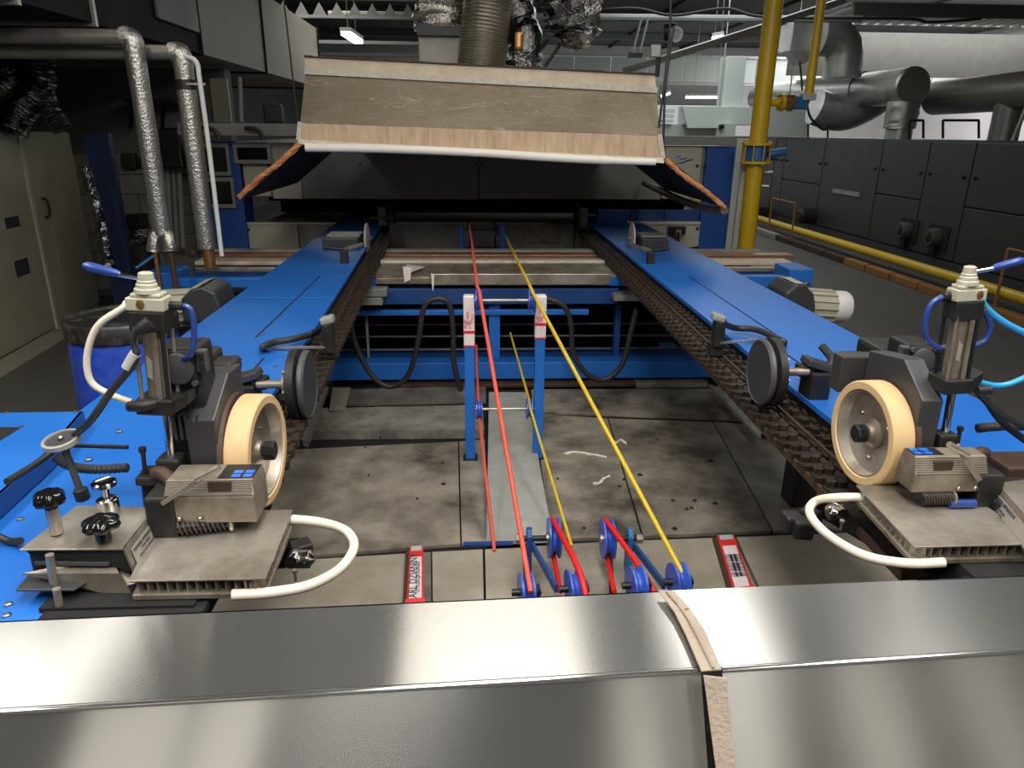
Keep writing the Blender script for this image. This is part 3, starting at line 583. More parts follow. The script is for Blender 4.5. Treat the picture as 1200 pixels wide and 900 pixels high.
# looping cables in front of the frame
for k, pts in enumerate((((411, 362), (414, 395), (432, 435), (455, 453), (478, 440), (490, 400), (497, 360), (513, 350), (527, 358), (531, 390), (532, 425), (540, 458)),
                         ((640, 350), (660, 358), (669, 380), (672, 415), (690, 440), (712, 444), (730, 425), (738, 395), (746, 362)))):
    tag(build('looped_cable', B().tube([U(x, y, y=4.35+.0*i) for i, (x, y) in enumerate(pts)], .0175, 10), 'cable', smooth=True), 'black looped cable hanging %s' % ('left of the blue rope posts', 'right of the blue rope posts')[k], 'cable')
# motors of the spindle frame
t = thing('gear_motor', 'cream ribbed motor with a dark gearbox behind the left valve', 'motor', U(230, 365, y=3.85))
a, c = U(186, 362, y=3.85), U(226, 360, y=3.85)
build('motor_body', B().lathe(a, c-a, [(0, .07), (.02, .09), ((c-a).length, .09)], 20), 'machine_cream', t, True)
for k in range(12):
    q = 2*math.pi*k/12; o = V((0, math.cos(q), math.sin(q))); build('cooling_fin', B().bar(a+o*.093+V((.02, 0, 0)), c+o*.093, .008, .02, o), 'machine_cream', t)
p = U(245, 352, y=3.85)
build('gearbox', B().prism([p+V((-.08, -.12, z)) if False else V((p.x+dx_, 3.72, p.z+dz_)) for dx_, dz_ in ((-.10, -.09), (-.10, .03), (-.04, .085), (.02, .10), (.08, .07), (.10, 0), (.08, -.09))], (0, .26, 0)), 'grey_paint', t, bevel=.012)
build('rating_plate', B().prism([V((p.x-.085, 3.74, p.z+.052)), V((p.x-.035, 3.74, p.z+.095)), V((p.x+.015, 3.74, p.z+.107)), V((p.x+.0, 3.74, p.z+.1))], (0, .2, 0)), 'machine_cream', t)
t = thing('gear_motor', 'cream ribbed motor with a dark gearbox beside the right rail', 'motor', U(950, 355, y=3.95))
a, c = U(946, 357, y=3.95), U(993, 360, y=3.95); L = (c-a).length
build('motor_body', B().lathe(a, c-a, [(0, .085), (L*.62, .085), (L*.62, .08)], 22), 'machine_cream', t, True)
build('fan_cowl', B().lathe(a, c-a, [(L*.6, .09), (L*.9, .092), (L*.98, .08), (L, .05)], 22), 'fan_white', t, True)
for k in range(14):
    q = 2*math.pi*k/14; o = V((0, math.cos(q), math.sin(q))); build('cooling_fin', B().bar(a+o*.088, a.lerp(c, .6)+o*.088, .006, .016, o), 'machine_cream', t)
p = U(927, 347, y=3.95)
build('gearbox', B().prism([V((p.x+dx_, 3.84, p.z+dz_)) for dx_, dz_ in ((-.10, -.06), (-.08, .04), (-.03, .09), (.02, .09), (.08, .03), (.10, -.03), (.10, -.1), (-.05, -.1))], (0, .26, 0)), 'grey_paint', t, bevel=.012)
build('rating_plate', B().prism([V((p.x-.03, 3.86, p.z+.093)), V((p.x+.02, 3.86, p.z+.093)), V((p.x+.07, 3.86, p.z+.045)), V((p.x+.06, 3.86, p.z+.06))], (0, .18, 0)), 'machine_cream', t)
# ================= RAILS =================
ZR = .85
def rail(side):
    if side < 0:
        cin = lambda y: -.548-.0425*(y-2.04); bin_ = lambda y: -.672-.0395*(y-2.0); out = lambda y: -1.262-.013*(y-2.9); lab = 'left blue stenter rail with a rusty pin chain along its inner edge'
    else:
        cin = lambda y: .932+.016*max(0, y-3)+.003*(y-2); bin_ = lambda y: 1.128+.003*(y-2); out = lambda y: 1.72-.006*(y-3); lab = 'right blue stenter rail with a rusty pin chain along its inner edge'
    t = thing('stenter_rail', lab, 'machine rail', ((bin_(4)+out(4))/2, 1.0, 0))
    ys = [1.02, 1.9, 3.85, 5.5, 8.3] if side < 0 else [1.02, 2.62, 4.9, 6.2, 8.3]
    for a, c in zip(ys, ys[1:]):
        c_ = c-.003; build('cover_plate', B().prism([(bin_(a), a, ZR-.02), (bin_(c_), c_, ZR-.02), (out(c_), c_, ZR-.02), (out(a), a, ZR-.02)], (0, 0, .02)), 'blue_paint', t, bevel=.002)
    s = side
    build('beam', B().prism([(bin_(1.02)+s*.03, 1.02, ZR-.073), (bin_(8.3)+s*.03, 8.3, ZR-.073), (out(8.3)-s*.03, 8.3, ZR-.073), (out(1.02)-s*.03, 1.02, ZR-.073)], (0, 0, .05)), 'rust_brown', t)
    build('chain_bed', B().prism([(cin(1.3)+s*.004, 1.3, ZR-.075), (cin(7.4)+s*.004, 7.4, ZR-.075), (bin_(7.4)+s*.01, 7.4, ZR-.075), (bin_(1.3)+s*.01, 1.3, ZR-.075)], (0, 0, .012)), 'rust_brown', t)
    build('edge_strip', B().prism([(cin(1.3), 1.3, ZR-.075), (cin(7.4), 7.4, ZR-.075), (cin(7.4)+s*.008, 7.4, ZR-.075), (cin(1.3)+s*.008, 1.3, ZR-.075)], (0, 0, .022)), 'rust_edge', t)
    mid = lambda y: cin(y)*.45+bin_(y)*.55
    build('centre_strip', B().prism([(mid(1.5), 1.5, ZR-.065), (mid(7.2), 7.2, ZR-.065), (mid(7.2)+s*.008, 7.2, ZR-.065), (mid(1.5)+s*.008, 1.5, ZR-.065)], (0, 0, .03)), 'rust_edge', t)
    for y in (1.2, 3.0, 6.3):
        build('support_leg', B().box((out(y)-s*.2, y, -.02), (out(y)-s*.08, y+.12, ZR-.073)), 'cast_iron', t)
    # chain links and pin blocks
    lk = B().cbox((0, 0, 0), (.05, .013, .02)).cbox((.016, .014, .004), (.012, .026, .014)).cbox((-.018, .014, 0), (.012, .026, .012))
    for sx in (-.012, .006): lk.add(B().lathe((sx, .024, .006), (0, 0, 1), [(0, .009), (.012, .009)], 6).v, B().lathe((0, 0, 0), (0, 0, 1), [(0, .009), (.012, .009)], 6).f)
    pb = B().cbox((0, 0, 0), (.052, .03, .012)).cbox((.0, .0, .012), (.014, .016, .016)).cbox((.02, .004, .01), (.006, .022, .012))
    first = {}
    for bb in (lk, pb): bb.v = [V((v.x*1.7, v.y*1.5, v.z*1.3)) for v in bb.v]
    for nm, bb, off, m, pit in (('chain_link', lk, .24, 'rust_brown', .078), ('pin_block', pb, .74, 'rust_brown', .078)):
        y = 1.5; k = 0
        while y < 6.7:
            x = cin(y)*(1-off)+bin_(y)*off
            if nm not in first:
                o = build(nm, B().add([v+V((x, y, ZR-.052)) for v in bb.v], bb.f), m, t)
                me = o.data; 
                for v in me.vertices: v.co = V(v.co)-(V((x, y, ZR-.052))-t.location)
                first[nm] = o
            else: o = first[nm].copy(); COL.objects.link(o); o.parent = t
            o.location = V((x, y, ZR-.052))-t.location; o.rotation_euler = (0, 0, rnd.uniform(-.12, .12)); y += pit; k += 1
    # screws on the plates
    fs = None
    for y in (2.4, 2.6, 2.95, 3.3, 3.9, 4.5, 4.75, 5.2, 6.3, 6.6):
        for fx in (.1, .38):
            x = bin_(y)*(1-fx)+out(y)*fx; c = V((x, y+fx*.35, ZR))
            if fs is None: fs = build('screw', B().lathe(t.location, (0, 0, 1), [(0, .010), (.002, .008)], 10), 'gear_grey', t)
            o = fs if fs.get('used') is None else fs.copy()
            if o is not fs: COL.objects.link(o); o.parent = t
            else: fs['used'] = 1
            o.location = c-t.location
    del fs['used']
    x0 = bin_(3.6)*.62+out(3.6)*.38
    build('adjusting_slot', B().box((x0-.004, 3.05, ZR), (x0+.004, 4.45, ZR+.0012)), 'void', t)
    x1 = bin_(2.2)*.75+out(2.2)*.25
    build('adjusting_slot', B().box((x1-.004, 2.35, ZR), (x1+.004, 2.75, ZR+.0012)), 'void', t)
    return t
RAIL_L = rail(-1); RAIL_R = rail(1)
def disc_unit(side):
    s = side; f = U(356, 450, y=2.25) if s < 0 else U(896, 436, y=2.25)
    t = thing('edge_disc', 'round black disc standing over the %s chain' % ('left' if s < 0 else 'right'), 'disc', (f.x, 2.25, ZR))
    ax = V((-s, 0, 0))
    build('face_disc', B().lathe(f, ax, [(0, .105), (.012, .108), (.02, .1), (.021, .0)], 40), 'grey_paint', t, True)
    build('face_ring', B().lathe(f+ax*.006, ax, [(0, .112), (.01, .112), (.016, .106), (.012, .102)], 40), 'gear_grey', t, True)
    bd = build('back_disc', B().lathe(f-ax*.04, ax, [(0, .10), (.006, .116), (.03, .116), (.036, .10)], 40), 'cast_iron', t, True)
    for k in range(8):
        q = k*math.pi/4; build('bolt', bolt_b(f-ax*.042+V((0, math.cos(q), math.sin(q)))*.085, -ax, .008), 'bolt', bd)
    build('axle', B().cyl(f-ax*.04, f-ax*.15, .014, n=12), 'steel_dirty', t, True)
    build('axle_collar', B().cyl(f-ax*.045, f-ax*.065, .035, n=14), 'steel_dirty', t, True)
    c = V((f.x+s*.19, 2.27, 0)); zt = f.z
    build('bearing_block', B().cbox((c.x, c.y, (ZR+zt)/2-.01), (.07, .09, zt-ZR+.02)), 'cast_iron', t, bevel=.006)
    build('clamp_cap', B().cbox((c.x, c.y, zt+.02), (.1, .07, .025), Matrix.Rotation(.3*s, 3, 'Y')), 'grey_paint', t, bevel=.005)
    build('clamp_arm', B().tube([(c.x+s*.04, c.y, zt), (c.x+s*.06, c.y+.03, zt+.03), (c.x+s*.045, c.y+.08, zt+.06)], .014, 8), 'cast_iron', t, True)
    build('rocker', B().cbox((c.x-s*.045, c.y, zt), (.05, .05, .04)), 'cast_iron', t, bevel=.006)
    # sensor with its cable
    if s < 0: pz = [(384, 378), (386, 412)]; cab = [(379, 380), (368, 390), (345, 397), (322, 401), (309, 406)]; rod = [(311, 407), (381, 407)]
    else: pz = [(841, 375), (843, 402)]; cab = [(848, 376), (860, 384), (885, 386), (905, 394), (918, 400)]; rod = [(845, 402), (888, 398)]
    u = thing('feeler_sensor', 'grey feeler sensor with a thick cable over the %s chain' % ('left' if s < 0 else 'right'), 'sensor', U(*pz[1], y=2.85))
    a, b_ = U(*pz[0], y=2.85), U(*pz[1], y=2.85)
    build('sensor_body', B().cbox((a+b_)/2, (.045, .05, .13)), 'cast_iron', u, bevel=.008)
    build('sensor_cap', B().cbox(a+V((0, 0, .012)), (.055, .055, .03), Matrix.Rotation(.25*s, 3, 'Y')), 'panel_plate', u, bevel=.008)
    build('foot_bracket', B().box((a.x-.02, 2.84, ZR-.03), (b_.x+.02, 2.88, b_.z)), 'cast_iron', u)
    build('cable', B().tube([a+V((0, -.02, 0))]+[U(x, y, z=ZR+.035) for x, y in cab[1:]]+[U(cab[-1][0], cab[-1][1]+2, z=ZR)], .014, 10), 'cable', u, True)
    build('feeler_rod', B().bar(U(*rod[0], z=ZR+.012) if s < 0 else U(*rod[1], z=ZR+.012), U(*rod[1], z=ZR+.02) if s < 0 else U(*rod[0], z=ZR+.03), .012, .008), 'steel', u)
disc_unit(-1); disc_unit(1)
def far_wheel(side):
    s = side; c = U(430, 280, y=5.75) if s < 0 else U(740, 279, y=5.75)
    t = thing('edge_scanner', 'thin pale wheel with a grey housing far along the %s rail' % ('left' if s < 0 else 'right'), 'scanner', (c.x, c.y, ZR))
    build('wheel_disc', B().lathe(c-V((.01, 0, 0)), (1, 0, 0), [(0, .03), (0, .10), (.006, .122), (.016, .122), (.022, .1), (.022, .03)], 32), 'hood_lip', t, True)
    build('hub', B().cyl(c-V((.03, 0, 0)), c+V((.03, 0, 0)), .02, n=12), 'steel_dirty', t)
    a = U(377, 292, z=ZR) if s < 0 else U(780, 290, z=ZR)
    xx = sorted((a.x, c.x+s*.04)); build('housing', B().box((xx[0], 5.55, ZR), (xx[1], 5.85, ZR+.075)), 'grey_paint', t, bevel=.008)
    build('housing_top', B().box((xx[0]+.02, 5.65, ZR+.075), (xx[1], 5.83, ZR+.09)), 'panel_plate', t)
    d = U(404, 308, z=ZR) if s < 0 else U(762, 309, z=ZR)
    build('pivot_post', B().cbox(d+V((0, 0, .04)), (.05, .05, .09)), 'cast_iron', t, bevel=.006)
    build('link_arm', B().bar(d+V((0, 0, .09)), d+V((-s*.11, .12, .11)), .02, .02), 'steel_dirty', t)
    build('clamp_lever', B().cyl(d+V((0, 0, .09)), d+V((s*.13, .02, .10)), .012, n=8), 'black', t)
    e = U(458, 256, y=7.0) if s < 0 else U(674, 252, y=7.0)
    u = thing('guide_roller', 'dim rusty guide disc where the %s chain enters the machine' % ('left' if s < 0 else 'right'), 'roller', (e.x, 7.0, ZR))
    build('disc', B().lathe(e, (1, 0, 0), [(0, .02), (0, .12), (.03, .12), (.03, .02)], 28), 'rust_edge', u, True)
    build('bracket', B().box((e.x+s*.05, 7.0, ZR), (e.x+s*.12, 7.08, ZR+.16)), 'panel_grey', u)
    build('axle', B().cyl(e, e+V((s*.2, 0, 0)), .015, n=8), 'steel_dirty', u)
far_wheel(-1); far_wheel(1)
# dark trapezoid guard plates where chains enter
tag(build('guard_plate', B().prism([U(452, 294, y=6.4), U(476, 293, y=6.4), U(470, 264, y=6.4), U(458, 262, y=6.4)], (0, .02, 0)), 'black'), 'black guard plate beside the far end of the left chain', 'guard')
# U-shaped blue rope guide on the machine front
t = thing('rope_guide', 'small dark blue rope guide frame on the grey front plate', 'guide', U(563, 296, y=6.6))
for x in (537, 585): build('upright', ubox(B(), x, 264, x+7, 297, 6.6, .08), 'blue_panel', t, bevel=.008)
build('base', ubox(B(), 538, 291, 594, 298, 6.58, .1), 'navy', t); build('top_bar', B().cyl(U(545, 268, y=6.62), U(587, 268, y=6.62), .012, n=8), 'black', t)
for x in (551, 580): build('bright_pin', B().cyl(U(x, 293, y=6.58), U(x, 272, y=6.58), .012, n=8), 'chrome', t)
for x in (549, 579): build('hook', B().tube([U(x+3, 275, y=6.58), U(x+2, 266, y=6.58), U(x-1, 259, y=6.58)], .014, 8), 'black', t)
# ================= ROPE POSTS AND ROPES =================
YP = 3.615; xl, xr = -.023, .346; ZT = .905
t = thing('rope_post_frame', 'pair of slim blue posts with taped tops and pulleys', 'post frame', ((xl+xr)/2, YP, 0))
for x, sg in ((xl, 1), (xr, -1)):
    p = build('post', B().box((x-.026, YP-.026, 0), (x+.026, YP+.026, ZT)), 'blue_paint', t, bevel=.003)
    z0 = ZT-.26 if sg > 0 else ZT-.22
    tp = build('tape_wrap', B().box((x-.0285, YP-.0285, z0), (x+.0285, YP+.0285, ZT+.006)), 'tape_white', p, bevel=.006)
    for k in range(5): pass
    for q_ in range(4): text('tape_print', ('IIII IIIII', 'ZIA NINY', 'III ARL', 'II III II')[q_], .018, (x-.018+.012*q_, YP-.029, (z0+ZT)/2+.03*(q_ % 2)-.01), (0, 0, 1), (-1, 0, 0), 'tape_red', p)
    build('tape_band', B().box((x-.0295, YP-.0295, z0+.07), (x+.0295, YP+.0295, z0+.085)), 'tape_red', p)
    build('tape_band', B().box((x-.0295, YP-.0295, z0), (x+.0295, YP+.0295, z0+.008)), 'tape_red', p)
    build('foot_plate', B().box((x-.04, YP-.04, -.0), (x+.04, YP+.04, .006)), 'cast_iron', t)
for z in (ZT-.02, .29):
    build('axle', B().cyl((xl, YP-.01, z), (xr, YP-.01, z), .008, n=10), 'steel', t, True)
    for x in (xl+.05, xr-.05):
        build('pulley', B().lathe((x-.016, YP-.01, z), (1, 0, 0), [(0, .03), (0, .055), (.006, .055), (.012, .042), (.020, .042), (.026, .055), (.032, .055), (.032, .03)], 28), 'pulley_blue', t, True)
def rope(name, pts, r, m, label, cat='rope', sm=3):
    return tag(build(name, B().tube(pts, r, 10, sm), m, smooth=True), label, cat)
rope('rope', [U(550, 262, y=6.55), V((xl+.045, YP+.03, ZT+.036)), V((xl+.052, YP-.02, ZT+.034)), U(622, 694, y=2.0)], .009, 'rope_salmon', 'long salmon red rope running over the left post pulley to the front', sm=0)
rope('rope', [U(592, 276, y=6.55), V((xr-.05, YP+.03, ZT+.036)), V((xr-.048, YP-.03, ZT+.03)), U(800, 672, y=2.05)], .009, 'rope_yellow', 'long yellow rope running over the right post pulley to the front', sm=0)
rope('rope', [U(558, 405, y=4.6), V((xl+.05, YP-.01, .25)), U(578, 632, z=.05), U(578, 636, z=.04)], .008, 'rope_salmon', 'lower salmon rope running down beside the floor channel', sm=2)
rope('rope', [U(598, 390, y=4.9), V((xr-.05, YP+.05, .33)), V((xr-.045, YP-.06, .30)), U(670, 640, z=.08)], .007, 'rope_yellow', 'thin yellow rope passing low between the blue posts', sm=2)
# front pulley brackets
def pulley(name_par, c, R=.078, w=.045, ax=(1, 0, 0), holes=True):
    c = V(c); ax = V(ax).normalized(); o = c-ax*w/2
    return build('pulley', B().lathe(o, ax, [(0, R*.35), (0, R), (w*.16, R), (w*.4, R*.72), (w*.6, R*.72), (w*.84, R), (w, R), (w, R*.35)], 36), 'pulley_blue', name_par, True)
YB = 2.45
brs = []
for k, (top, pl, arm, stay, side) in enumerate((
      ((620, 622), (649, 630), 620, (652, 690), 1), ((738, 615), (712, 630), 738, (778, 686), -1))):
    a = U(arm, 631, y=YB); t = thing('pulley_bracket', 'grey blue pulley bracket %s' % ('left of the two, holding a blue pulley on its right', 'right of the two, holding a blue pulley on its left')[k], 'bracket', (a.x, YB, 0)); brs.append(t)
    build('arm', B().prism([(a.x-.01, YB-.03, .03), (a.x-.01, YB+.03, .03), (a.x-.01, YB+.03, a.z+.02), (a.x-.01, YB+.012, a.z+.045), (a.x-.01, YB-.012, a.z+.045), (a.x-.01, YB-.03, a.z+.02)], (.02, 0, 0)), 'blue_dark' if k == 0 else 'valve_blue', t, bevel=.003)
    build('stay', B().bar((a.x+.01, YB-.01, a.z-.02), U(stay[0], stay[1], y=YB-.35), .03, .012, (1, 0, 0)), 'blue_dark', t)
    pc = U(*pl, y=YB); pc.z = a.z
    build('axle', B().cyl((a.x-side*.05, YB, a.z), (pc.x+side*.02, YB, a.z), .012, n=12), 'cast_iron', t, True)
    build('nut', B().lathe((a.x-side*.05, YB, a.z), (side, 0, 0), [(0, .02), (.025, .02)], 6), 'steel_dirty', t)
    pulley(t, (pc.x, YB, a.z))
    build('hub', B().lathe((pc.x-.03, YB, a.z), (1, 0, 0), [(0, .02), (.06, .02)], 12), 'steel', t, True)
# low pulleys just behind the steel table
lowp = []
for k, (x, y) in enumerate(((617, 694), (673, 690), (746, 686), (795, 682))):
    c = U(x, y, y=2.06); t = thing('rope_pulley', 'blue grooved pulley behind the steel table, %s' % ('leftmost under the salmon rope', 'second from the left beside the red rope', 'third from the left', 'rightmost under the yellow rope')[k], 'pulley', (c.x, c.y, 0))
    pulley(t, c, .066, .045, (1, .1, 0)); build('axle', B().cyl(c-V((.05, 0, 0)), c+V((.05, 0, 0)), .012, n=12), 'black', t, True)
    build('stand', B().box((c.x+.035, c.y-.02, 0.03), (c.x+.045, c.y+.02, c.z+.02)), 'navy', t)
for k, (p1, p2, lo) in enumerate((((651, 606), (680, 672), (657, 693)), ((708, 604), (765, 690), (720, 694)))):
    pc = U(649 if k == 0 else 712, 630, y=YB); az = U(620 if k == 0 else 738, 631, y=YB).z
    e = U(*p2, y=2.05)
    rope('rope', [(pc.x, YB+.03, az-.052), (pc.x, YB+.056, az-.01), (pc.x, YB+.04, az+.04), (pc.x, YB+.005, az+.066), e, e+V((.02, -.1, -.12))], .0105, 'rope_red', 'bright red rope over the %s bracket pulley' % ('left' if k == 0 else 'right'), sm=4)
    e2 = U(*lo, y=2.12)
    rope('rope', [(pc.x, YB+.02, az-.06), (pc.x, YB-.02, az-.075), e2], .0095, 'rope_red', 'red rope end leaving the underside of the %s bracket pulley' % ('left' if k == 0 else 'right'), sm=3)
# taped notches on the front plate
def tape_strip(px, label, s1, left):
    t = thing('taped_notch', label, 'tape', U(*px[0], z=.035)); z = .045
    P = [U(x, y, z=z) for x, y in px]           # far left, far right, near right, near left
    ax = (P[1]-P[0]+P[2]-P[3])/2; ay = (P[0]+P[1]-P[2]-P[3])/2
    build('notch_side', B().prism([P[0]+ax*-.25, P[0], P[3], P[3]+ax*-.25], (0, 0, -.012)), 'rust_edge', t)
    build('tape', B().prism(P, (0, 0, .006)), 'tape_red', t)
    def q(u, v, dz=.007): return P[3].lerp(P[2], u).lerp(P[0].lerp(P[1], u), v)+V((0, 0, dz))
    for a, c, m in ((.30, .84, 'tape_white'), (.0, .22, 'tape_grey'), (.93, 1.0, 'tape_grey')):
        build('print_field', B().prism([q(.12, a), q(.88, a), q(.88, c), q(.12, c)], (0, 0, .001)), m, t)
    build('fold', B().prism([q(-.08, .22, .006), q(1.1, .24, .006), q(1.06, .29, .012), q(-.06, .27, .012)], (0, 0, .005)), 'tape_red', t)
    L_ = ay.length
    if left:
        text('lettering', s1, L_*.085, q(.36, .57, .0085), ay, -ax, 'ink', t); text('lettering', 'UTYLIZACJA ODPADU', L_*.04, q(.66, .57, .0085), ay, -ax, 'ink', t)
    else:
        for k in range(3): text('lettering', '||||:||||||||:|||||||', L_*.055, q(.27+.22*k, .57, .0085), ay, -ax, 'ink', t)
        text('lettering', s1, L_*.09, q(.4, .11, .0085), ay, -ax, 'ink', t)
tape_strip([(480, 642), (496, 641), (497, 735), (475, 735)], 'red and white printed tape over the notch in the left front plate', 'PARL DZIANINY', True)
tape_strip([(840, 629), (860, 628), (892, 720), (868, 722)], 'red and white printed tape over the notch in the right front plate', 'Z.P.T.', False)
# litter on the plates
for k, (pts, lb) in enumerate((([(661, 532), (675, 530), (690, 532), (711, 536)], 'thin pale strip of torn fabric on the floor plates'), ([(716, 516), (722, 519), (728, 516), (734, 520)], 'small crumpled pale scrap beside the yellow rope'), ([(695, 567), (703, 566), (708, 561), (715, 558)], 'small crumpled pale scrap nearest the front'))):
    tag(build('fabric_scrap', B().tube([U(x, y, z=.006) for x, y in pts], .007, 6, 5, wob=.5), 'stick_white'), lb, 'scrap')
cr = B()
for k in range(26):
    c = U(rnd.uniform(400, 850), rnd.uniform(500, 620), z=.003); r_ = rnd.uniform(.006, .016)
    cr.lathe(c, (0, 0, 1), [(0, r_), (.006, r_*.6)], 6)
tag(build('dirt_crumbs', cr, 'rust_brown'), 'dark crumbs of dirt scattered over the floor plates', 'dirt', kind='stuff')
# short steel pieces on the floor at the rails
t = thing('steel_guide', 'dirty aluminium guide channel lying inside the left rail', 'channel', U(370, 500, z=.03))
build('channel', B().prism([U(355, 522, z=.05), U(361, 524, z=.05), U(385, 458, z=.05), U(372, 458, z=.05)], (0, 0, .03)), 'galv', t)
build('tread_plate', B().prism([U(386, 482, z=.05), U(404, 482, z=.05), U(411, 456, z=.05), U(390, 456, z=.05)], (0, 0, .012)), 'plate_light', t)
build('pulley_eye', B().lathe(U(395, 478, z=.06), (0, -1, .3), [(0, .02), (.02, .02)], 14), 'galv', t)
t = thing('grated_step', 'dark step plates lying inside the right rail', 'step', U(880, 480, z=.03))
for k in range(4):
    y0 = 455+k*14; x0 = 832+k*13; build('step_plate', B().prism([U(x0+13, y0+12, z=.05), U(x0+70, y0+11, z=.05), U(x0+55, y0-1, z=.05), U(x0, y0, z=.05)], (0, 0, .015)), 'panel_grey', t, bevel=.003)
build('side_strip', B().bar(U(832, 452, z=.06), U(890, 512, z=.06), .02, .02), 'plate_ledge', t)
# ================= LEFT SIDE OF THE HALL =================
t = thing('control_cabinet', 'beige two door control cabinet at the left edge', 'cabinet', (-3.7, 5.5, 0))
fx = lambda y: -3.40-.085*(y-5.0)
def cab_poly(y0, y1, z0, z1, off, d): return B().hexa([(fx(y0)+off-d, y0, z0), (fx(y0)+off, y0, z0), (fx(y1)+off, y1, z0), (fx(y1)+off-d, y1, z0), (fx(y0)+off-d, y0, z1), (fx(y0)+off, y0, z1), (fx(y1)+off, y1, z1), (fx(y1)+off-d, y1, z1)])
build('carcass', cab_poly(4.0, 6.95, .1, 1.66, -.03, .6), 'cabinet', t); build('plinth', cab_poly(4.0, 6.95, -.02, .1, -.02, .6), 'cabinet_trim', t)
for a, c in ((4.0, 5.05), (5.07, 6.02), (6.08, 6.95)):
    d = build('door', cab_poly(a, c, .12, 1.655, 0, .03), 'cabinet', t, bevel=.006)
    if a < 6: build('vent', cab_poly(c-.42, c-.22, .62, .74, .004, .01), 'panel_dark', d); build('vent', cab_poly(c-.42, c-.22, .98, 1.06, .004, .01), 'panel_dark', d)
    else:
        for k in range(11): build('louvre', cab_poly(6.3, 6.8, .5+k*.04, .525+k*.04, .008, .012), 'cabinet', d)
    yy = a+.14 if a > 5 else c-.1
    build('handle', B().tube([(fx(yy)+.002, yy, 1.0), (fx(yy)+.04, yy, 1.02), (fx(yy)+.04, yy, 1.13), (fx(yy)+.002, yy, 1.15)], .01, 8), 'black', d, True)
build('door_trim', cab_poly(6.03, 6.07, .1, 1.66, .012, .04), 'cabinet_trim', t)
t = thing('plastic_barrel', 'blue plastic barrel with a dusty black lid behind the left valve', 'barrel', (-1.66, 3.5, 0))
bx, by = -1.67, 3.42
build('barrel_body', B().lathe((bx, by, -.02), (0, 0, 1), [(0, .20), (.04, .23), (.2, .24), (.45, .248), (.7, .24), (.78, .235), (.80, .23)], 40), 'blue_plastic', t, True)
build('lid', B().lathe((bx, by, .80), (0, 0, 1), [(-.02, .235), (-.02, .248), (.05, .248), (.062, .24), (.055, .228), (.05, .225), (.055, 0)], 40), 'lid_black', t, True)
t = thing('insulated_pipe', 'silver insulated pipe coming from the left and turning down, nearer one', 'pipe', (-1.915, 4.6, .9))
zt = U(154, 44, y=4.6).z
build('horizontal_run', B().tube([(-5, 4.62, zt-.0), (-1.93, 4.6, zt)], .043, 16, 0), 'pipe_dull', t, True)
build('elbow', B().tube([(-1.97, 4.6, zt), (-1.93, 4.6, zt), (-1.915, 4.6, zt-.03), (-1.915, 4.6, zt-.08)], .058, 16, 4), 'pipe_foil', t, True)
build('vertical_run', B().tube([(-1.915, 4.6, zt-.03), (-1.912, 4.6, 1.6), (-1.91, 4.6, 1.08)], .055, 16, 8, wob=.03), 'pipe_foil', t, True)
for dx_ in (-.045, .035): build('wrapped_tail', B().tube([(-1.91, 4.6, 1.12), (-1.91+dx_, 4.58, 1.06), (-1.91+dx_*1.3, 4.57, .98)], .038, 12, 4, wob=.12), 'pipe_foil', t, True)
build('valve_stem', B().cyl((-1.96, 4.57, .75), (-1.96, 4.57, .98), .014, n=8), 'brass', t); build('valve_stem', B().cyl((-1.865, 4.57, .75), (-1.865, 4.57, .98), .018, n=8), 'rust_edge', t)
build('valve_lever', B().bar((-1.96, 4.55, .96), (-2.06, 4.5, .89), .02, .012), 'valve_blue', t)
t = thing('insulated_pipe', 'silver insulated pipe with a black strap turning down, further one', 'pipe', (-1.68, 4.7, .9))
zt = U(214, 62, y=4.7).z; x2 = U(213, 62, y=4.7).x
build('horizontal_run', B().tube([(-5, 4.8, zt), (x2-.02, 4.7, zt)], .043, 16, 0), 'pipe_dull', t, True)
build('elbow', B().tube([(x2-.06, 4.7, zt), (x2-.015, 4.7, zt), (x2, 4.7, zt-.03), (x2, 4.7, zt-.08)], .058, 16, 4), 'pipe_foil', t, True)
build('vertical_run', B().tube([(x2, 4.7, zt-.03), (x2, 4.7, 1.6), (x2, 4.7, .98)], .056, 16, 8, wob=.03), 'pipe_foil', t, True)
build('strap', B().cyl((x2, 4.7, zt-.2), (x2, 4.7, zt-.145), .06, n=16), 'black', t)
build('copper_tail', B().cyl((x2+.005, 4.7, .86), (x2+.005, 4.7, .99), .035, n=14), 'brass', t)
build('clip', B().bar((x2, 4.65, zt-.17), (x2+.13, 4.65, zt-.17), .012, .012), 'steel', t)
xa, xb = U(236, 110, y=4.65).x, U(260, 300, y=4.65)
tag(build('thin_pipe', B().tube([(x2+.03, 4.66, zt-.02), (x2+.09, 4.66, zt-.05), (xa, 4.65, zt-.16), (xa+.005, 4.65, 1.6), (xb.x, 4.65, xb.z)], .014, 10), 'white_paint', smooth=True), 'thin pale pipe running down beside the silver pipe with the strap', 'pipe')
tag(build('post_plate', B().box((-2.72, 5.5, 0), (-2.56, 5.56, 1.66)), 'navy'), 'dark navy upright plate beside the beige cabinet', 'plate')
t = thing('foil_hose', 'black hanging hose glittering with foil beside the navy plate', 'hose', U(110, 250, y=5.3))
build('hose_wrap', B().tube([U(99, 195, y=5.3), U(112, 240, y=5.3), U(121, 280, y=5.3), U(130, 320, y=5.3)], .036, 12, 12, wob=.3), 'foil_dark', t, True)
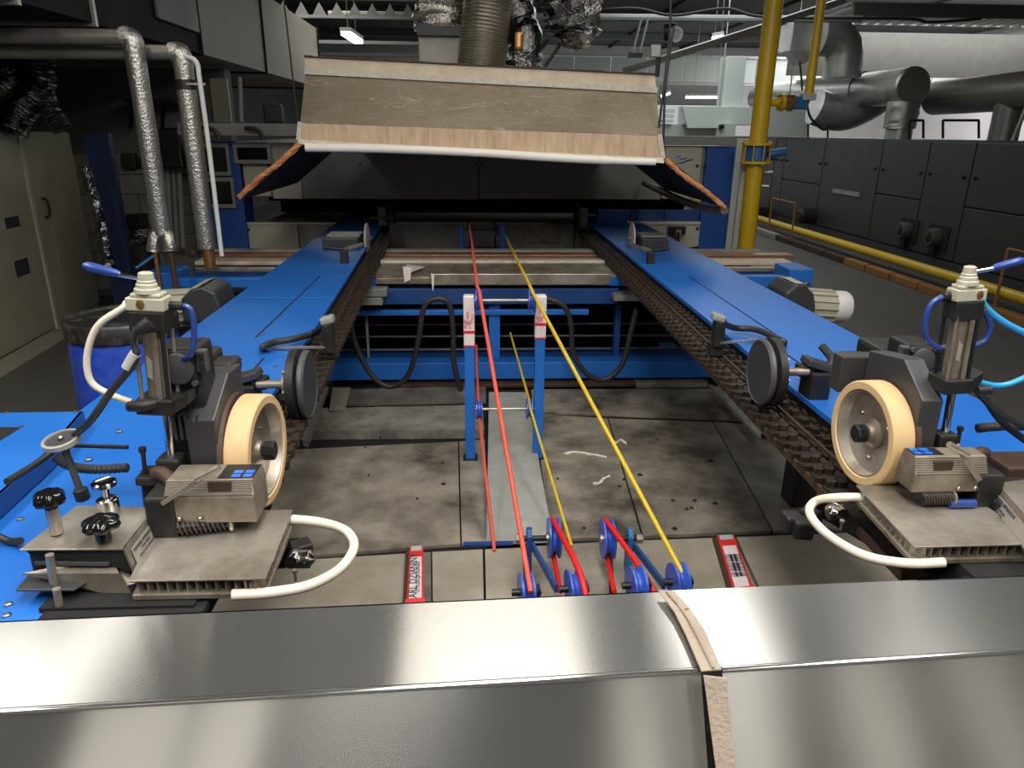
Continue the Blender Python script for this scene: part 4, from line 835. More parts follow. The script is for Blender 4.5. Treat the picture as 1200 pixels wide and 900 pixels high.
for k, pts in enumerate((((8, 60), (4, 80), (12, 95), (-15, 112)), ((42, 60), (47, 85), (40, 108), (22, 130), (12, 152)), ((52, 108), (60, 130), (74, 152)))):
    t = thing('foil_hose', 'glittering foil wrapped hose over the beige cabinet, %s' % ('leftmost and darkest', 'middle and brightest', 'shortest on the right')[k], 'hose', U(*pts[-1], y=5.9))
    build('hose_wrap', B().tube([U(x, y, y=5.9) for x, y in pts], .11 if k < 2 else .07, 22, 14, wob=.07, corr=.05), 'foil_dark', t, True)
# wall boxes, small drum, grey pipes
for k, (x0, y0, x1, y1) in enumerate(((142, 180, 158, 198), (160, 184, 176, 196))):
    tag(build('switch_box', ubox(B(), x0, y0, x1, y1, 7.78, .1), 'panel_dark', bevel=.01), ('larger', 'smaller')[k]+' dark switch box on the block wall behind the silver pipes', 'box')
t = thing('wall_unit', 'dark wall mounted unit on brackets behind the silver pipes', 'unit', U(180, 150, y=7.6))
build('case', ubox(B(), 188, 150, 212, 198, 7.3, .25), 'black', t, bevel=.02); build('shelf', ubox(B(), 145, 116, 205, 121, 7.5, .3), 'black', t)
for x in (155, 192): build('bracket', B().bar(U(x, 121, y=7.5), U(x-2, 150, y=7.7), .03, .03), 'black', t)
for k, x in enumerate((196, 203, 210)):
    tag(build('wall_conduit', B().cyl(U(x, 200, y=7.5), U(x+5, 290, y=7.5), .025, n=8), 'ceiling_light' if k != 1 else 'panel_plate'), ('left', 'middle', 'right')[k]+' of three upright conduits between the silver pipes', 'conduit')
t = thing('small_drum', 'small black drum under a foil cover behind the pipes', 'drum', (-2.45, 6.0, 0)); c = U(166, 300, y=6.0)
build('drum_body', B().cyl((c.x, 6, 0), (c.x, 6, U(166, 285, y=6).z), .13, n=20), 'black', t, True); build('foil_cover', B().lathe((c.x, 6, U(166, 285, y=6).z), (0, 0, 1), [(0, .14), (.06, .15), (.12, .11), (.14, .03)], 18), 'foil_dark', t)
tag(build('waste_box', ubox(B(), 148, 252, 166, 272, 7.7, .18), 'black', bevel=.01), 'black box on the wall above the small drum', 'box')
tag(build('red_valve', B().lathe(U(226, 297, y=5.6), (0, -1, 0), [(0, .015), (.01, .03), (.02, .03), (.03, .01)], 12), 'rust_edge'), 'small reddish brown valve wheel below the silver pipe', 'valve')
# blue deck box at the left edge
t = thing('deck_box', 'blue raised deck box at the left edge beside the rail', 'machine deck', U(20, 540, z=.85)); z = .905
P = [U(-120, 485, z=z), U(98, 482, z=z), U(57, 530, z=z), U(-30, 606, z=z), U(-200, 700, z=z)]
build('top_plate', B().prism(P, (0, 0, -.006)), 'blue_paint', t, bevel=.002)
for a, c in ((P[1], P[2]), (P[2], P[3]), (P[3], P[4])): build('side_skirt', B().prism([a, c, c+V((0, 0, -.05)), a+V((0, 0, -.05))], (-.01, 0, 0)), 'blue_dark', t)
build('front_skirt', B().box((P[0].x, P[1].y-.03, z-.3), (P[1].x-.03, P[1].y-.02, z-.01)), 'blue_dark', t)
build('opening', B().prism([U(-40, 501, z=z), U(25, 501, z=z), (U(-5, 520, z=z)), U(-60, 535, z=z)], (0, 0, .0015)), 'void', t)
for x, y in ((7, 484), (90, 483), (25, 501)): build('screw', bolt_b(U(x, y, z=z), (0, 0, 1), .008, .003), 'bolt', t)
build('slot', B().bar(U(38, 548, z=z-.028)+V((.004, 0, 0)), U(5, 577, z=z-.028)+V((.004, 0, 0)), .004, .02), 'void', t)
# ================= HEAD UNITS =================
ZP = .905
def head(side):
    s = side; Lft = s < 0
    wc = U(300, 528, y=1.5) if Lft else U(1010, 508, y=1.5)
    def X(px, py, **k): return U(px, py, **k)
    n = 'left' if Lft else 'right'
    # ---- cream wheel
    R = .132; w = .056
    c = V((-.507, 1.56, .993)) if Lft else V((.985, 1.60, 1.0)); ax = V((-s, -.07, 0)).normalized()
    wt = g = thing('drive_unit', 'gear motor unit with cream rimmed wheel and angled dark guard on the %s rail' % n, 'motor', (c.x+s*.12, c.y, ZR))
    o = c-ax*w/2
    build('tyre', B().lathe(o, ax, [(0, R*.80), (.0, R*.96), (.004, R), (w-.004, R), (w, R*.97), (w, R*.84), (w-.004, R*.82), (.004, R*.80)], 56), 'cream_tyre', wt, True)
    build('rim', B().lathe(o, ax, [(.004, R*.2), (.012, R*.78), (.004, R*.815), (w-.003, R*.815), (w-.003, R*.79), (.026, R*.76), (.018, R*.6), (.016, R*.2)], 56), 'steel', wt, True)
    build('hub', B().lathe(o+ax*.012, ax, [(0, .04), (.012, .038), (.02, .025), (.03, .022)], 24), 'steel_dirty', wt, True)
    kn = build('hub_knob', B().lathe(o+ax*.035, ax, [(0, .012), (.012, .014), (.014, .024), (.032, .024), (.036, .02)], 8), 'black', wt)
    for k in range(3):
        q = k*2.094+.5; e = V((0, math.cos(q), math.sin(q)))*R*.5; build('rim_screw', bolt_b(o+ax*.02+e, ax, .006), 'bolt', wt)
    # ---- drive unit: guard, gear, motor
    gx0 = c.x+s*(.042 if Lft else .034); gx1 = c.x+s*(.105 if Lft else .085)
    prof = [(-.15, -.115), (-.15, .125), (-.03, .19), (.06, .185), (.06, -.115)] if Lft else [(-.15, -.115), (-.15, .13), (-.05, .20), (.10, .175), (.10, -.115)]
    gp = [V((gx0, c.y+a+.03, c.z+b)) for a, b in prof]
    build('guard', B().prism(gp, (gx1-gx0, 0, 0)), 'grey_paint', g, bevel=.004)
    if not Lft: build('guard_wing', ubox(B(), 984, 418, 1052, 460, 1.75, .05), 'grey_paint', g, bevel=.004)
    build('wear_patch', B().prism([V(((gx0+gx1)/2-.008, c.y-.1205, c.z-.085)), V(((gx0+gx1)/2+.008, c.y-.1205, c.z-.07)), V(((gx0+gx1)/2+.006, c.y-.1205, c.z-.03))], (0, -.0008, 0)), 'brass', g)
    build('brush_ring', B().lathe(c+V((s*.032, 0, 0)), (s, 0, 0), [(0, R*.93), (.001, R*1.03), (.012, R*1.04), (.013, R*.9)], 50), 'rust_edge', g)
    yg = 0 if Lft else .26; fc = U(209, 432, y=1.46) if Lft else U(1080, 423, y=1.46+yg)
    hb = .04
    build('gear_case', B().box((fc.x-hb, 1.47+yg, fc.z-.14), (fc.x+hb, 1.56+yg, fc.z+.042)), 'cast_iron', g, bevel=.008)
    fl_ = build('flange_square', B().box((fc.x-.037, 1.458+yg, fc.z-.037), (fc.x+.037, 1.472+yg, fc.z+.037)), 'cast_iron', g, bevel=.01)
    build('flange_disc', B().lathe((fc.x, 1.46+yg, fc.z), (0, -1, 0), [(0, .034), (.008, .033), (.010, .028), (.0105, 0)], 28), 'gear_grey', g, True)
    for a in (-1, 1):
        for b_ in (-1, 1): build('flange_lug', B().lathe((fc.x+a*.031, 1.46+yg, fc.z+b_*.031), (0, -1, 0), [(0, .0065), (.008, .0065)], 10), 'gear_grey', fl_)
    for a in ((1,) if Lft else (-1, 1)):
        bx_ = fc.x+a*.05; lug = build('ribbed_lug', B().box((bx_-.011, 1.455+yg, fc.z-.008), (bx_+.011, 1.475+yg, fc.z+.04)), 'gear_grey', g, bevel=.003)
        for k in range(2): build('pocket', B().box((bx_-.007, 1.453+yg, fc.z-.003+k*.021), (bx_+.007, 1.4555+yg, fc.z+.013+k*.021)), 'void', lug)
    build('drain_plug', B().lathe((fc.x+.01*s, 1.475+yg, fc.z-.075), (0, -1, 0), [(0, .018), (.012, .016), (.014, .009)], 14), 'cast_iron', g, True)
    if Lft: mq = [(204, 262, 404, 1.60, 1.74, 'motor_box'), (255, 284, 415, 1.62, 1.70, 'terminal_box'), (214, 250, 402, 1.66, 1.73, 'lifting_boss')]
    else: mq = [(1004, 1062, 394, 1.60, 1.74, 'motor_box'), (979, 1010, 410, 1.60, 1.68, 'terminal_box'), (1060, 1102, 398, 1.56, 1.62, 'lifting_boss')]
    for xa_, xb_, yt_, ya_, yb_, nm_ in mq:
        ya_ += yg; yb_ += yg
        p_, q_ = U(xa_, yt_, y=yb_), U(xb_, yt_, y=yb_); build(nm_, B().box((p_.x, ya_, fc.z-.08), (q_.x, yb_, p_.z)), 'cast_iron', g, bevel=.012)
    0 and build('motor_arch', B().tube([(fc.x-s*.03, 1.63, fc.z+.035), (fc.x-s*.06, 1.63, fc.z+.05), (fc.x-s*.10, 1.63, fc.z+.045), (fc.x-s*.12, 1.63, fc.z+.02)], .006, 8), 'grey_paint', g, True)
    for k in range(6): build('cooling_fin', B().cbox((fc.x-.03+k*.012, 1.455+yg, fc.z-.125), (.005, .03, .055)), 'grey_paint', g)
    build('carriage', B().box((fc.x-.08, 1.47 if Lft else 1.66, ZR), (fc.x+.08, 1.68+yg, ZR+.09)), 'cast_iron', g, bevel=.01)
    build('carriage_web', B().box((fc.x-.06, 1.5+yg, ZR+.08), (fc.x+.05, 1.64+yg, fc.z-.1)), 'cast_iron', g, bevel=.01)
    # ---- pneumatic cylinder column with hand valve
    top = U(165, 345, y=1.44) if Lft else U(1135, 335, y=1.44); cy = 1.44 if Lft else 1.5; cx = U(171, 420, y=cy).x if Lft else U(1130, 410, y=cy).x
    p = thing('pneumatic_cylinder', 'upright pneumatic cylinder with a cream hand valve on the %s head' % n, 'cylinder', (cx, cy, ZR))
    zb0 = 1.155; zt0 = 1.305
    def zz(py): return U(cx*0+171 if Lft else 1130, py, y=cy).z
    zt0, zb0 = (zz(385), zz(462)) if Lft else (zz(372), zz(440))
    build('barrel_tube', B().cyl((cx, cy, zb0), (cx, cy, zt0), .027, n=24), 'steel_dirty', p, True)
    for a in (-1, 1):
        for b_ in (-1, 1): build('tie_rod', B().cyl((cx+a*.032, cy+b_*.03, zb0-.01), (cx+a*.032, cy+b_*.03, zt0+.01), .0055, n=8), 'steel' if (a+b_) else 'black', p, True)
    build('sensor_rail', B().box((cx+.008, cy-.036, zb0), (cx+.02, cy-.03, zt0)), 'steel_dirty', p)
    build('rating_label', B().prism([(cx-.014, cy-.0285, zb0+.045), (cx-.002, cy-.0285, zb0+.04), (cx+.001, cy-.0285, zb0+.078), (cx-.012, cy-.0285, zb0+.09)], (0, .002, 0)), 'label_plate', p)
    hc = build('head_block', B().box((cx-.043, cy-.035, zt0), (cx+.043, cy+.03, zt0+.042)), 'cast_iron', p, bevel=.004)
    build('foot_block', B().box((cx-.045, cy-.045, zb0-.034), (cx+.045, cy+.045, zb0)), 'cast_iron', p, bevel=.004)
    build('foot_wing', B().prism([(cx+.045, cy-.04, zb0-.03), (cx+.045, cy-.04, zb0), (cx+.08, cy-.03, zb0+.012), (cx+.08, cy-.03, zb0-.01)], (0, .05, 0)), 'cast_iron', p)
    # piston rod, yoke
    build('piston_rod', B().cyl((cx+.012, cy, zb0-.15), (cx+.012, cy, zb0-.03), .012, n=16), 'chrome', p, True)
    build('rod_clevis', B().box((cx-.02, cy-.03, ZR), (cx+.04, cy+.03, zb0-.14)), 'cast_iron', p, bevel=.006)
    build('yoke_plate', B().box((cx-.075, cy-.03, ZR+.125), (cx+.09, cy+.05, ZR+.145)), 'cast_iron', p, bevel=.004)
    for a in (-.055, .065): build('yoke_pillar', B().cyl((cx+a, cy+.01, ZR), (cx+a, cy+.01, ZR+.13), .022, n=14), 'cast_iron', p, True)
    build('stop_screw', B().lathe((cx-.06 if Lft else cx+.06, cy, ZR+.145), (0, 0, 1), [(0, .011), (.006, .011), (.006, .006), (.05, .006), (.05, .010), (.06, .010)], 8), 'cast_iron', p)
    # valve
    v = build('valve_body', B().box((cx-.046, cy-.034, zt0+.042), (cx+.044, cy+.02, zt0+.068)), 'machine_cream', p, bevel=.003)
    build('valve_shoulder', B().box((cx-.035, cy-.030, zt0+.068), (cx+.035, cy+.018, zt0+.076)), 'machine_cream', v, bevel=.003)
    build('valve_dome', B().lathe((cx-.002, cy-.006, zt0+.076), (0, 0, 1), [(0, .030), (.008, .029), (.010, .025), (.017, .024), (.019, .0205), (.023, .021), (.025, .0185), (.038, .017), (.040, .013)], 26), 'machine_cream', v, True)
    build('port_plug', B().lathe((cx-.01 if Lft else cx+.022, cy-.034, zt0+.056), (0, -1, 0), [(0, .0095), (.002, .0095), (.003, .004)], 14), 'brass', v)
    l0 = V((cx+s*.012, cy, zt0+.102)); l1 = V((cx+s*.052, cy, zt0+.108)); l2 = V((cx+s*.12, cy, zt0+.122))
    lv = build('lever_rod', B().cyl(l0, l1+V((s*.01, 0, 0)), .005, n=10), 'chrome', p, True)
    build('lever_grip', B().lathe(l1, l2-l1, [(0, .0055), (.012, .008), (.045, .0095), (.062, .009), (.07, .005)], 16), 'hose_navy', lv, True)
    # hoses
    if Lft:
        H = [(150, 357), (128, 362), (100, 385), (90, 420), (96, 450), (118, 464), (152, 468)]
        build('white_hose', B().tube([(cx-.048, cy, zt0+.05)]+[U(x, y, y=cy-.01) for x, y in H[1:-1]]+[(cx-.05, cy-.02, zb0-.012)], .0068, 12), 'hose_white', p, True)
        build('elbow_fitting', B().tube([(cx-.06, cy-.045, zb0-.015), (cx-.02, cy-.055, zb0-.01), (cx-.0, cy-.04, zb0-.01)], .011, 10), 'cast_iron', p, True)
        build('black_hose', B().tube([U(x, y, y=cy-.05) for x, y in ((158, 376), (147, 384), (141, 400), (146, 414), (140, 432), (120, 460), (95, 500))]+[U(70, 525, y=1.5), U(40, 550, y=1.45), U(5, 572, y=1.35)], lambda t: .0055 if t < .3 else .0075, 12), 'cable', p, True)
        build('hose_sleeve', B().cyl(U(145, 414, y=cy-.05), U(136, 432, y=cy-.05), .0105, n=12), 'hose_grey', p, True)
        build('hose_fitting', B().lathe(U(160, 377, y=cy-.05), (-.7, -.2, -.5), [(0, .013), (.02, .012), (.03, .008)], 12), 'cast_iron', p, True)
        build('side_hose', B().tube([(cx+.048, cy, zt0+.05), (cx+.075, cy, zt0+.045), (cx+.08, cy, zt0), (cx+.07, cy, zt0-.05), (cx+.04, cy+.02, zt0-.07)], .006, 10), 'hose_navy', p, True)
        build('side_fitting', B().lathe((cx+.045, cy, zt0+.05), (1, 0, 0), [(0, .009), (.03, .009), (.032, .012)], 10), 'cast_iron', p)
    else:
        build('side_hose', B().tube([(cx-.05, cy, zt0+.05), (cx-.072, cy, zt0+.035), (cx-.08, cy, zt0), (cx-.07, cy, zt0-.045), (cx-.035, cy, zt0-.07)], .0065, 10), 'hose_navy', p, True)
        build('side_hose', B().tube([(cx+.05, cy, zt0+.015), (cx+.07, cy, zt0-.02), (cx+.065, cy, zt0-.055), (cx+.035, cy, zt0-.07)], .0065, 10), 'hose_navy', p, True)
        for a, b_ in ((-.045, .05), (.045, .02)): build('side_fitting', B().lathe((cx+a, cy, zt0+b_), (1 if a > 0 else -1, 0, 0), [(0, .011), (.02, .011), (.022, .008)], 10), 'brass' if a > 0 else 'cast_iron', p)
        build('blue_hose', B().tube([U(x, y, y=cy) for x, y in ((1162, 350), (1170, 364), (1188, 380), (1215, 396))], .0075, 12), 'hose_blue', p, True)
        build('blue_hose', B().tube([U(x, y, y=cy) for x, y in ((1152, 448), (1172, 454), (1190, 453), (1215, 444))], .0065, 12), 'hose_blue', p, True)
        for q, pts in enumerate((((1150, 455), (1165, 475), (1185, 492), (1215, 510)), ((1160, 468), (1180, 500), (1215, 530)))): build('black_hose', B().tube([U(x, y, y=1.5+.03*q) for x, y in pts], .009, 12), 'cable', p, True)
        build('hose_fitting', B().tube([(cx+.03, cy-.05, zb0-.02), (cx+.06, cy-.05, zb0-.02)], .011, 10, 0), 'cast_iron', p, True)
    for ch in p.children:
        if 'hose' not in ch.name and 'lever' not in ch.name: ch.scale = (.82, .82, 1) if Lft else (.74, .74, 1)
    p.rotation_euler.y = .052 if Lft else -.052
    # corrugated conduit behind
    pts = [(64, 535), (82, 546), (110, 550), (150, 548)] if Lft else [(1145, 502), (1165, 500), (1190, 499), (1230, 503)]
    tag(build('corrugated_hose', B().tube([U(x, y, y=1.62) for x, y in pts], .011, 10, 16, corr=.12), 'rubber'), 'black corrugated hose entering the %s head unit' % n, 'hose')
    # ---- deck plate with finned grip below
    d = thing('feed_plate', 'stained steel feed plate with a ribbed edge on the %s head' % n, 'feed plate', (c.x, 1.3, ZR))
    if Lft: Q = [(150, 681), (311, 678), (343, 597), (190, 600)]
    else: Q = [(1072, 641), (1225, 637), (1120, 570), (1003, 568)]
    P = [U(x, y, z=ZP) for x, y in Q]
    build('plate', B().prism(P, (0, 0, -.004)), 'steel', d, bevel=.001)
    cc = sum(P, V((0, 0, 0)))/4; dn = V((0, 0, -.034))
    ins = [cc+(q-cc)*.93 for q in P]
    build('base_tray', B().prism([q+V((0, 0, -.032)) for q in [cc+(q-cc)*.99 for q in P]], (0, 0, -.012)), 'steel_dirty', d, bevel=.002)
    build('core', B().prism([q+V((0, 0, -.004)) for q in [cc+(q-cc)*.86 for q in P]], (0, 0, -.03)), 'rust_brown', d)
    fin0 = None; a_, b_ = (ins[0], ins[1]); nf = 13
    for k in range(nf):
        q = a_.lerp(b_, (k+.5)/nf); build('rib', B().cbox(q+V((0, .012, -.019)), (.004, .03, .028), Matrix.Rotation(.3*s, 3, 'Z')), 'steel', d)
    a_, b_ = (ins[1], ins[2]) if Lft else (ins[3], ins[0])
    for k in range(12):
        q = a_.lerp(b_, (k+.5)/12); build('rib', B().cbox(q+V((s*.012, 0, -.019)), (.03, .004, .028), Matrix.Rotation(-.5*s, 3, 'Z')), 'steel', d)
    # white hose loop
    H = [(272, 697), (320, 694), (365, 685), (400, 665), (415, 640), (405, 622), (375, 612), (335, 608)] if Lft else [(1106, 659), (1060, 660), (1010, 650), (968, 625), (949, 602), (955, 588), (980, 583), (1028, 583)]
    hz = [ZR+.02, ZR+.015, ZR+.0, ZR-.02, ZR-.02, ZR-.01, ZR+.02, ZR+.035]
    tag(build('suction_hose', B().tube([U(x, y, z=z) for (x, y), z in zip(H, hz)], .0105, 16, 8), 'hose_white', smooth=True), 'thick white hose looping out of the %s feed plate' % n, 'hose')
    # chrome rollers / swivel below the plate
    fc2 = U(352, 655, z=ZR-.02) if Lft else U(975, 600, z=ZR-.02)
    r = thing('swivel_fitting', 'chrome swivel fitting inside the white hose loop on the %s' % n, 'fitting', fc2)
    build('chrome_cup', B().lathe(fc2+V((-.012, 0, 0)), (1, -.1, .05), [(0, .016), (.004, .02), (.034, .02), (.036, .014), (.044, .006)], 20), 'chrome', r, True)
    build('chrome_cup', B().lathe(fc2+V((s*.012, .02, .005)), (0, -1, .1), [(0, .012), (.02, .016), (.05, .014)], 18), 'chrome', r, True)
    build('black_link', B().cbox(fc2+V((s*.01, .05, -.005)), (.045, .04, .03), Matrix.Rotation(.5, 3, 'Z')), 'cast_iron', r, bevel=.004)
    build('adjusting_pin', B().lathe(fc2+V((s*.0, -.05, -.02)), (0, 0, 1), [(0, .003), (.02, .003), (.02, .006), (.026, .006)], 8), 'steel', r)
    if not Lft:
        for q, (x, y) in enumerate(((928, 612), (950, 606), (940, 618))): build('black_link', B().cbox(U(x, y, z=.75), (.05, .05, .05), Matrix.Rotation(.7*q, 3, 'Z')), 'cast_iron', r, bevel=.008)
    build('carrier_arm', B().bar(fc2+V((s*.02, .06, -.02)), V((c.x+s*.02, 1.45, ZR-.08)), .04, .05), 'cast_iron', r)
    # ---- sensor box
    b0 = (U(297, 603, y=1.345), U(190, 622, y=1.345)) if Lft else (U(1072, 573, y=1.33), U(1140, 585, y=1.33))
    sb = thing('edge_sensor', 'ribbed steel sensor box with a blue keypad over the %s feed plate' % n, 'sensor', (b0[0].x, 1.35, ZP))
    xi, xo = b0[0].x, b0[1].x; zl = ZP+.035
    y0, y1 = (1.33, 1.425) if Lft else (1.395, 1.463)
    if Lft: xi, xo = U(297, 580, y=y0).x, U(194, 600, y=y0).x
    else: xi, xo = U(1072, 560, y=y0).x, U(1158, 560, y=y0).x
    py3 = (613, 582, 562) if Lft else (577, 557, 534); z0, z1, z2 = U(250, py3[0], y=y0).z, U(250, py3[1], y=y0).z, U(250, py3[2], y=y0+.018).z
    if not Lft: z0, z1, z2 = U(1110, 577, y=y0).z, U(1110, 557, y=y0).z, U(1110, 534, y=y0+.018).z
    build('lower_case', B().box((xi, y0, z0), (xo, y1, z1)), 'steel_dirty', sb, bevel=.003)
    build('upper_case', B().hexa([(min(xi, xo), y0, z1), (max(xi, xo), y0, z1), (max(xi, xo), y1, z1), (min(xi, xo), y1, z1), (min(xi, xo)+.004, y0+.018, z2), (max(xi, xo)-.004, y0+.018, z2), (max(xi, xo)-.004, y1-.004, z2), (min(xi, xo)+.004, y1-.004, z2)]), 'steel_dirty', sb, bevel=.002)
    for k in range(8):
        zk = z1+.003+k*(z2-z1)/8.6; yk = y0+.018*(zk-z1)/(z2-z1)-.0006; build('rib', B().box((min(xi, xo)+.003, yk-.0008, zk), (max(xi, xo)-.003, yk+.003, zk+.0016)), 'steel', sb)
    L_ = abs(xo-xi)
    kp = build('keypad', B().box((xi-(-s)*.004, y0+.022, z2), (xi+s*L_*.42, y1-.01, z2+.0012)), 'black', sb)
    for k in range(2):
        for j in range(2): build('blue_key', B().box((xi+s*(.008+.024*k), y0+.025+.018*j, z2+.0012), (xi+s*(.026+.024*k), y0+.038+.018*j, z2+.002)), 'display_blue', kp)
    build('rating_patch', B().box((xi+s*L_*.25, y0+.004, z1+.006), (xi+s*L_*.5, y0+.012, z1+.03)), 'rust_edge', sb)
    build('clamp_lever', B().bar((xi+s*L_*.42, y0-.012, z2+.03), (xi+s*L_*1.0, y0-.008, z1-.01), .006, .008, (0, 0, 1)), 'steel', sb) if Lft else build('clamp_lever', B().bar((xi+s*L_*.45, y0-.004, z2+.035), (xi+s*L_*.85, y0-.008, z1-.01), .006, .012, (0, 0, 1)), 'steel', sb)
    le = V((xi+s*L_*.42, y0-.012, z2+.03)); build('lever_tip', B().cyl(le+V((-s*.02, 0, .012)), le+V((s*.03, 0, -.014)), .007, n=12), 'steel', sb, True)
    for fx_ in (.62, .85): build('screw', bolt_b((xi+s*L_*fx_, y0, z0+.012), (0, -1, 0), .006), 'bolt', sb)
    build('gland', B().tube([(xo, y0+.06, z1), (xo+s*.03, y0+.08, z1+.015), (xo+s*.05, y0+.09, z1+.01)], .015, 12), 'rust_edge', sb, True)
    build('mount_block', B().box((xo-s*.02, y0-.005, ZR), (xo+s*.04, y1, z1)), 'cast_iron', sb, bevel=.006)
    # spiral brush roller under the box
    bc0 = U(210, 630, y=1.33) if Lft else U(1078, 584, y=1.4); bc1 = U(270, 620, y=1.35) if Lft else U(1112, 584, y=1.4)
    for b__ in (bc0, bc1): b__.z = ZP+.02
    br = thing('spiral_brush', 'black spiral brush roller lying on the %s feed plate' % n, 'brush', (bc0+bc1)/2-V((0, 0, .02)))
    build('brush_core', B().cyl(bc0, bc1, .011, n=14), 'black', br, True)
    Ls = bc1-bc0; ex = Ls.normalized(); e1 = ex.orthogonal().normalized(); e2 = ex.cross(e1)
    for k in range(11):
        cpt = bc0.lerp(bc1, (k+.5)/11); tl = (ex+e1*.35).normalized(); build('bristle_row', B().lathe(cpt, tl, [(-.0018, .017), (.0018, .017)], 16), 'rust_edge' if k % 2 else 'rubber', br)
    build('brush_shroud', B().lathe(bc1+ex*.002, ex, [(0, .02), (.006, .019)], 18), 'steel', br, True)
    if not Lft: build('blue_roller', B().cyl(U(1112, 590, y=1.39), U(1142, 590, y=1.39), .010, n=14), 'hose_navy', br, True)
    # ---- labelled stainless cover box
    if Lft: T = [(22, 644), (146, 643), (184, 594), (90, 592)]
    else: T = [(1262, 612), (1230, 640), (1166, 566), (1215, 560)]
    zc_ = ZP+.04
    P = [U(x, y, z=zc_) for x, y in T]
    cb = thing('cover_box', 'stainless cover box with a lettered plate on the %s head' % n, 'cover', (sum(P, V((0, 0, 0)))/4)*1.0-V((0, 0, .04)))
    if Lft:
        build('top_sheet', B().prism(P, (0, 0, -.004)), 'steel', cb, bevel=.0015)
        sp = build('side_sheet', B().prism([P[1], P[2], P[2]+V((.012, 0, -.066)), P[1]+V((.012, 0, -.066))], (-.004, 0, 0)), 'steel', cb)
        a, b_ = P[1], P[2]; dz_ = V((.012, 0, -.066)); ay = -dz_; ax_ = b_-a
        fr = lambda u, w: a.lerp(b_, u)+dz_*w+V((.0015, 0, 0))
        build('lettered_plate', B().prism([fr(.10, .16), fr(.74, .16), fr(.74, .86), fr(.10, .86)], (.001, 0, 0)), 'label_plate', sp)
        for k, sr in enumerate(('POWER APPARATUS', 'TYPE 70001', 'EDGE UNCURLING', 'MAX 6 BAR  24 V')):
            text('lettering', sr, .0105 if k == 0 else .008, fr(.42, .27+.155*k)+V((.002, 0, 0)), ax_, ay, 'ink', cb)
        build('front_flange', B().prism([P[0]+V((0, .01, -.004)), P[1]+V((0, .004, -.004)), P[1]+V((0, .004, -.055)), P[1]+V((-.03, .004, -.04)), P[0]+V((.03, .012, -.04))], (0, .004, 0)), 'void', cb)
        build('slider_rack', B().bar(P[0]+V((.02, .006, -.034)), P[1]+V((-.035, .002, -.034)), .006, .006), 'gear_grey', cb)
        build('lower_shelf', B().prism([U(26, 672, z=ZP), U(140, 672, z=ZP), U(160, 705, z=ZR-.01), U(170, 690, z=ZR), U(130, 650, z=ZP)], (0, 0, -.004)), 'steel_dirty', cb)
        sh = build('front_tongue', B().prism([U(18, 691, z=ZP-.02), U(86, 691, z=ZP-.02), U(118, 672, z=ZP-.02), U(36, 670, z=ZP-.02)], (0, 0, -.005)), 'grey_paint', cb, bevel=.002)
        build('guide_pin', B().cyl(U(58, 650, y=1.20), U(63, 684, y=1.20), .0075, n=14), 'steel', cb, True); build('guide_pin', B().cyl(U(66, 690, y=1.17), U(72, 722, y=1.17), .007, n=12), 'steel_dirty', cb, True)
    else:
        build('top_sheet', B().prism(P, (0, 0, -.004)), 'steel', cb, bevel=.0015)
        sp = build('side_sheet', B().prism([P[2], P[1], P[1]+V((-.012, 0, -.05)), P[2]+V((-.012, 0, -.05))], (.004, 0, 0)), 'steel_dirty', cb)
        a, b_ = P[2], P[1]; dz_ = V((-.012, 0, -.05)); ay = -dz_; ax_ = b_-a
        fr = lambda u, w: a.lerp(b_, u)+dz_*w+V((-.0015, 0, 0))
        build('lettered_plate', B().prism([fr(.05, .2), fr(.95, .2), fr(.95, .9), fr(.05, .9)], (-.001, 0, 0)), 'label_plate', sp)
        for k, sr in enumerate(('POWER APPARATUS', 'TYPE 70001', 'EDGE UNCURLING', 'MAX 6 BAR  24 V')):
            text('lettering', sr, .0115 if k == 0 else .008, fr(.12, .32+.15*k)+V((-.002, 0, 0)), ax_, ay, 'ink', cb, align='LEFT')
    build('machine_base', B().box((P[0].x, P[0].y+.02, ZR), (P[1].x+(-.03 if Lft else 0), P[2].y-.01, ZP+.02)) if Lft else B().box((1.17, 1.3, ZR), (1.35, 1.5, ZP+.02)), 'cast_iron', cb, bevel=.006)
    if not Lft: tag(build('dark_box', ubox(B(), 1178, 548, 1230, 585, 1.5, .1), 'rust_edge', bevel=.006), 'dark brown box above the right cover box at the picture edge', 'box')
    build('under_bracket', B().box((min(c.x+s*.02, c.x+s*.3), 1.16, ZR-.06), (max(c.x+s*.02, c.x+s*.3), 1.45, ZR+.01)), 'void', cb)  # black block added to keep the gap under the head dark
    build('under_tray', B().box((c.x-s*.0, 1.0, ZR-.01), (c.x+s*.29, 1.2, ZR+.004)), 'void', cb)  # black sheet laid over the rail plate to paint this gap dark
    return cb
CBL = head(-1); head(1)
# knobs and hand wheel gauge on the left cover box
def star_knob(c, r, h_, shaft, m='black_gloss'):
    c = V(c); vs = []; n = 42; prof = [(0, .35), (.15, .55), (.3, .9), (.55, 1), (.8, .93), (1, .7)]
    for zf, rf in prof:
        for i in range(n): q = 2*math.pi*i/n; rr = r*rf*(1+.09*math.cos(q*6)*(rf > .6)); vs.append((c.x+rr*math.cos(q), c.y+rr*math.sin(q), c.z+h_*zf))
    fs = [(j*n+i, j*n+(i+1) % n, (j+1)*n+(i+1) % n, (j+1)*n+i) for j in range(len(prof)-1) for i in range(n)]+[tuple(range(n-1, -1, -1)), tuple(range((len(prof)-1)*n, len(prof)*n))]
    k = build('star_knob', B().add(vs, fs), m, CBL, True)
    build('knob_shaft', B().cyl(c-V((0, 0, shaft)), c, r*.42, n=18), 'steel' if shaft > .03 else m, k, True)
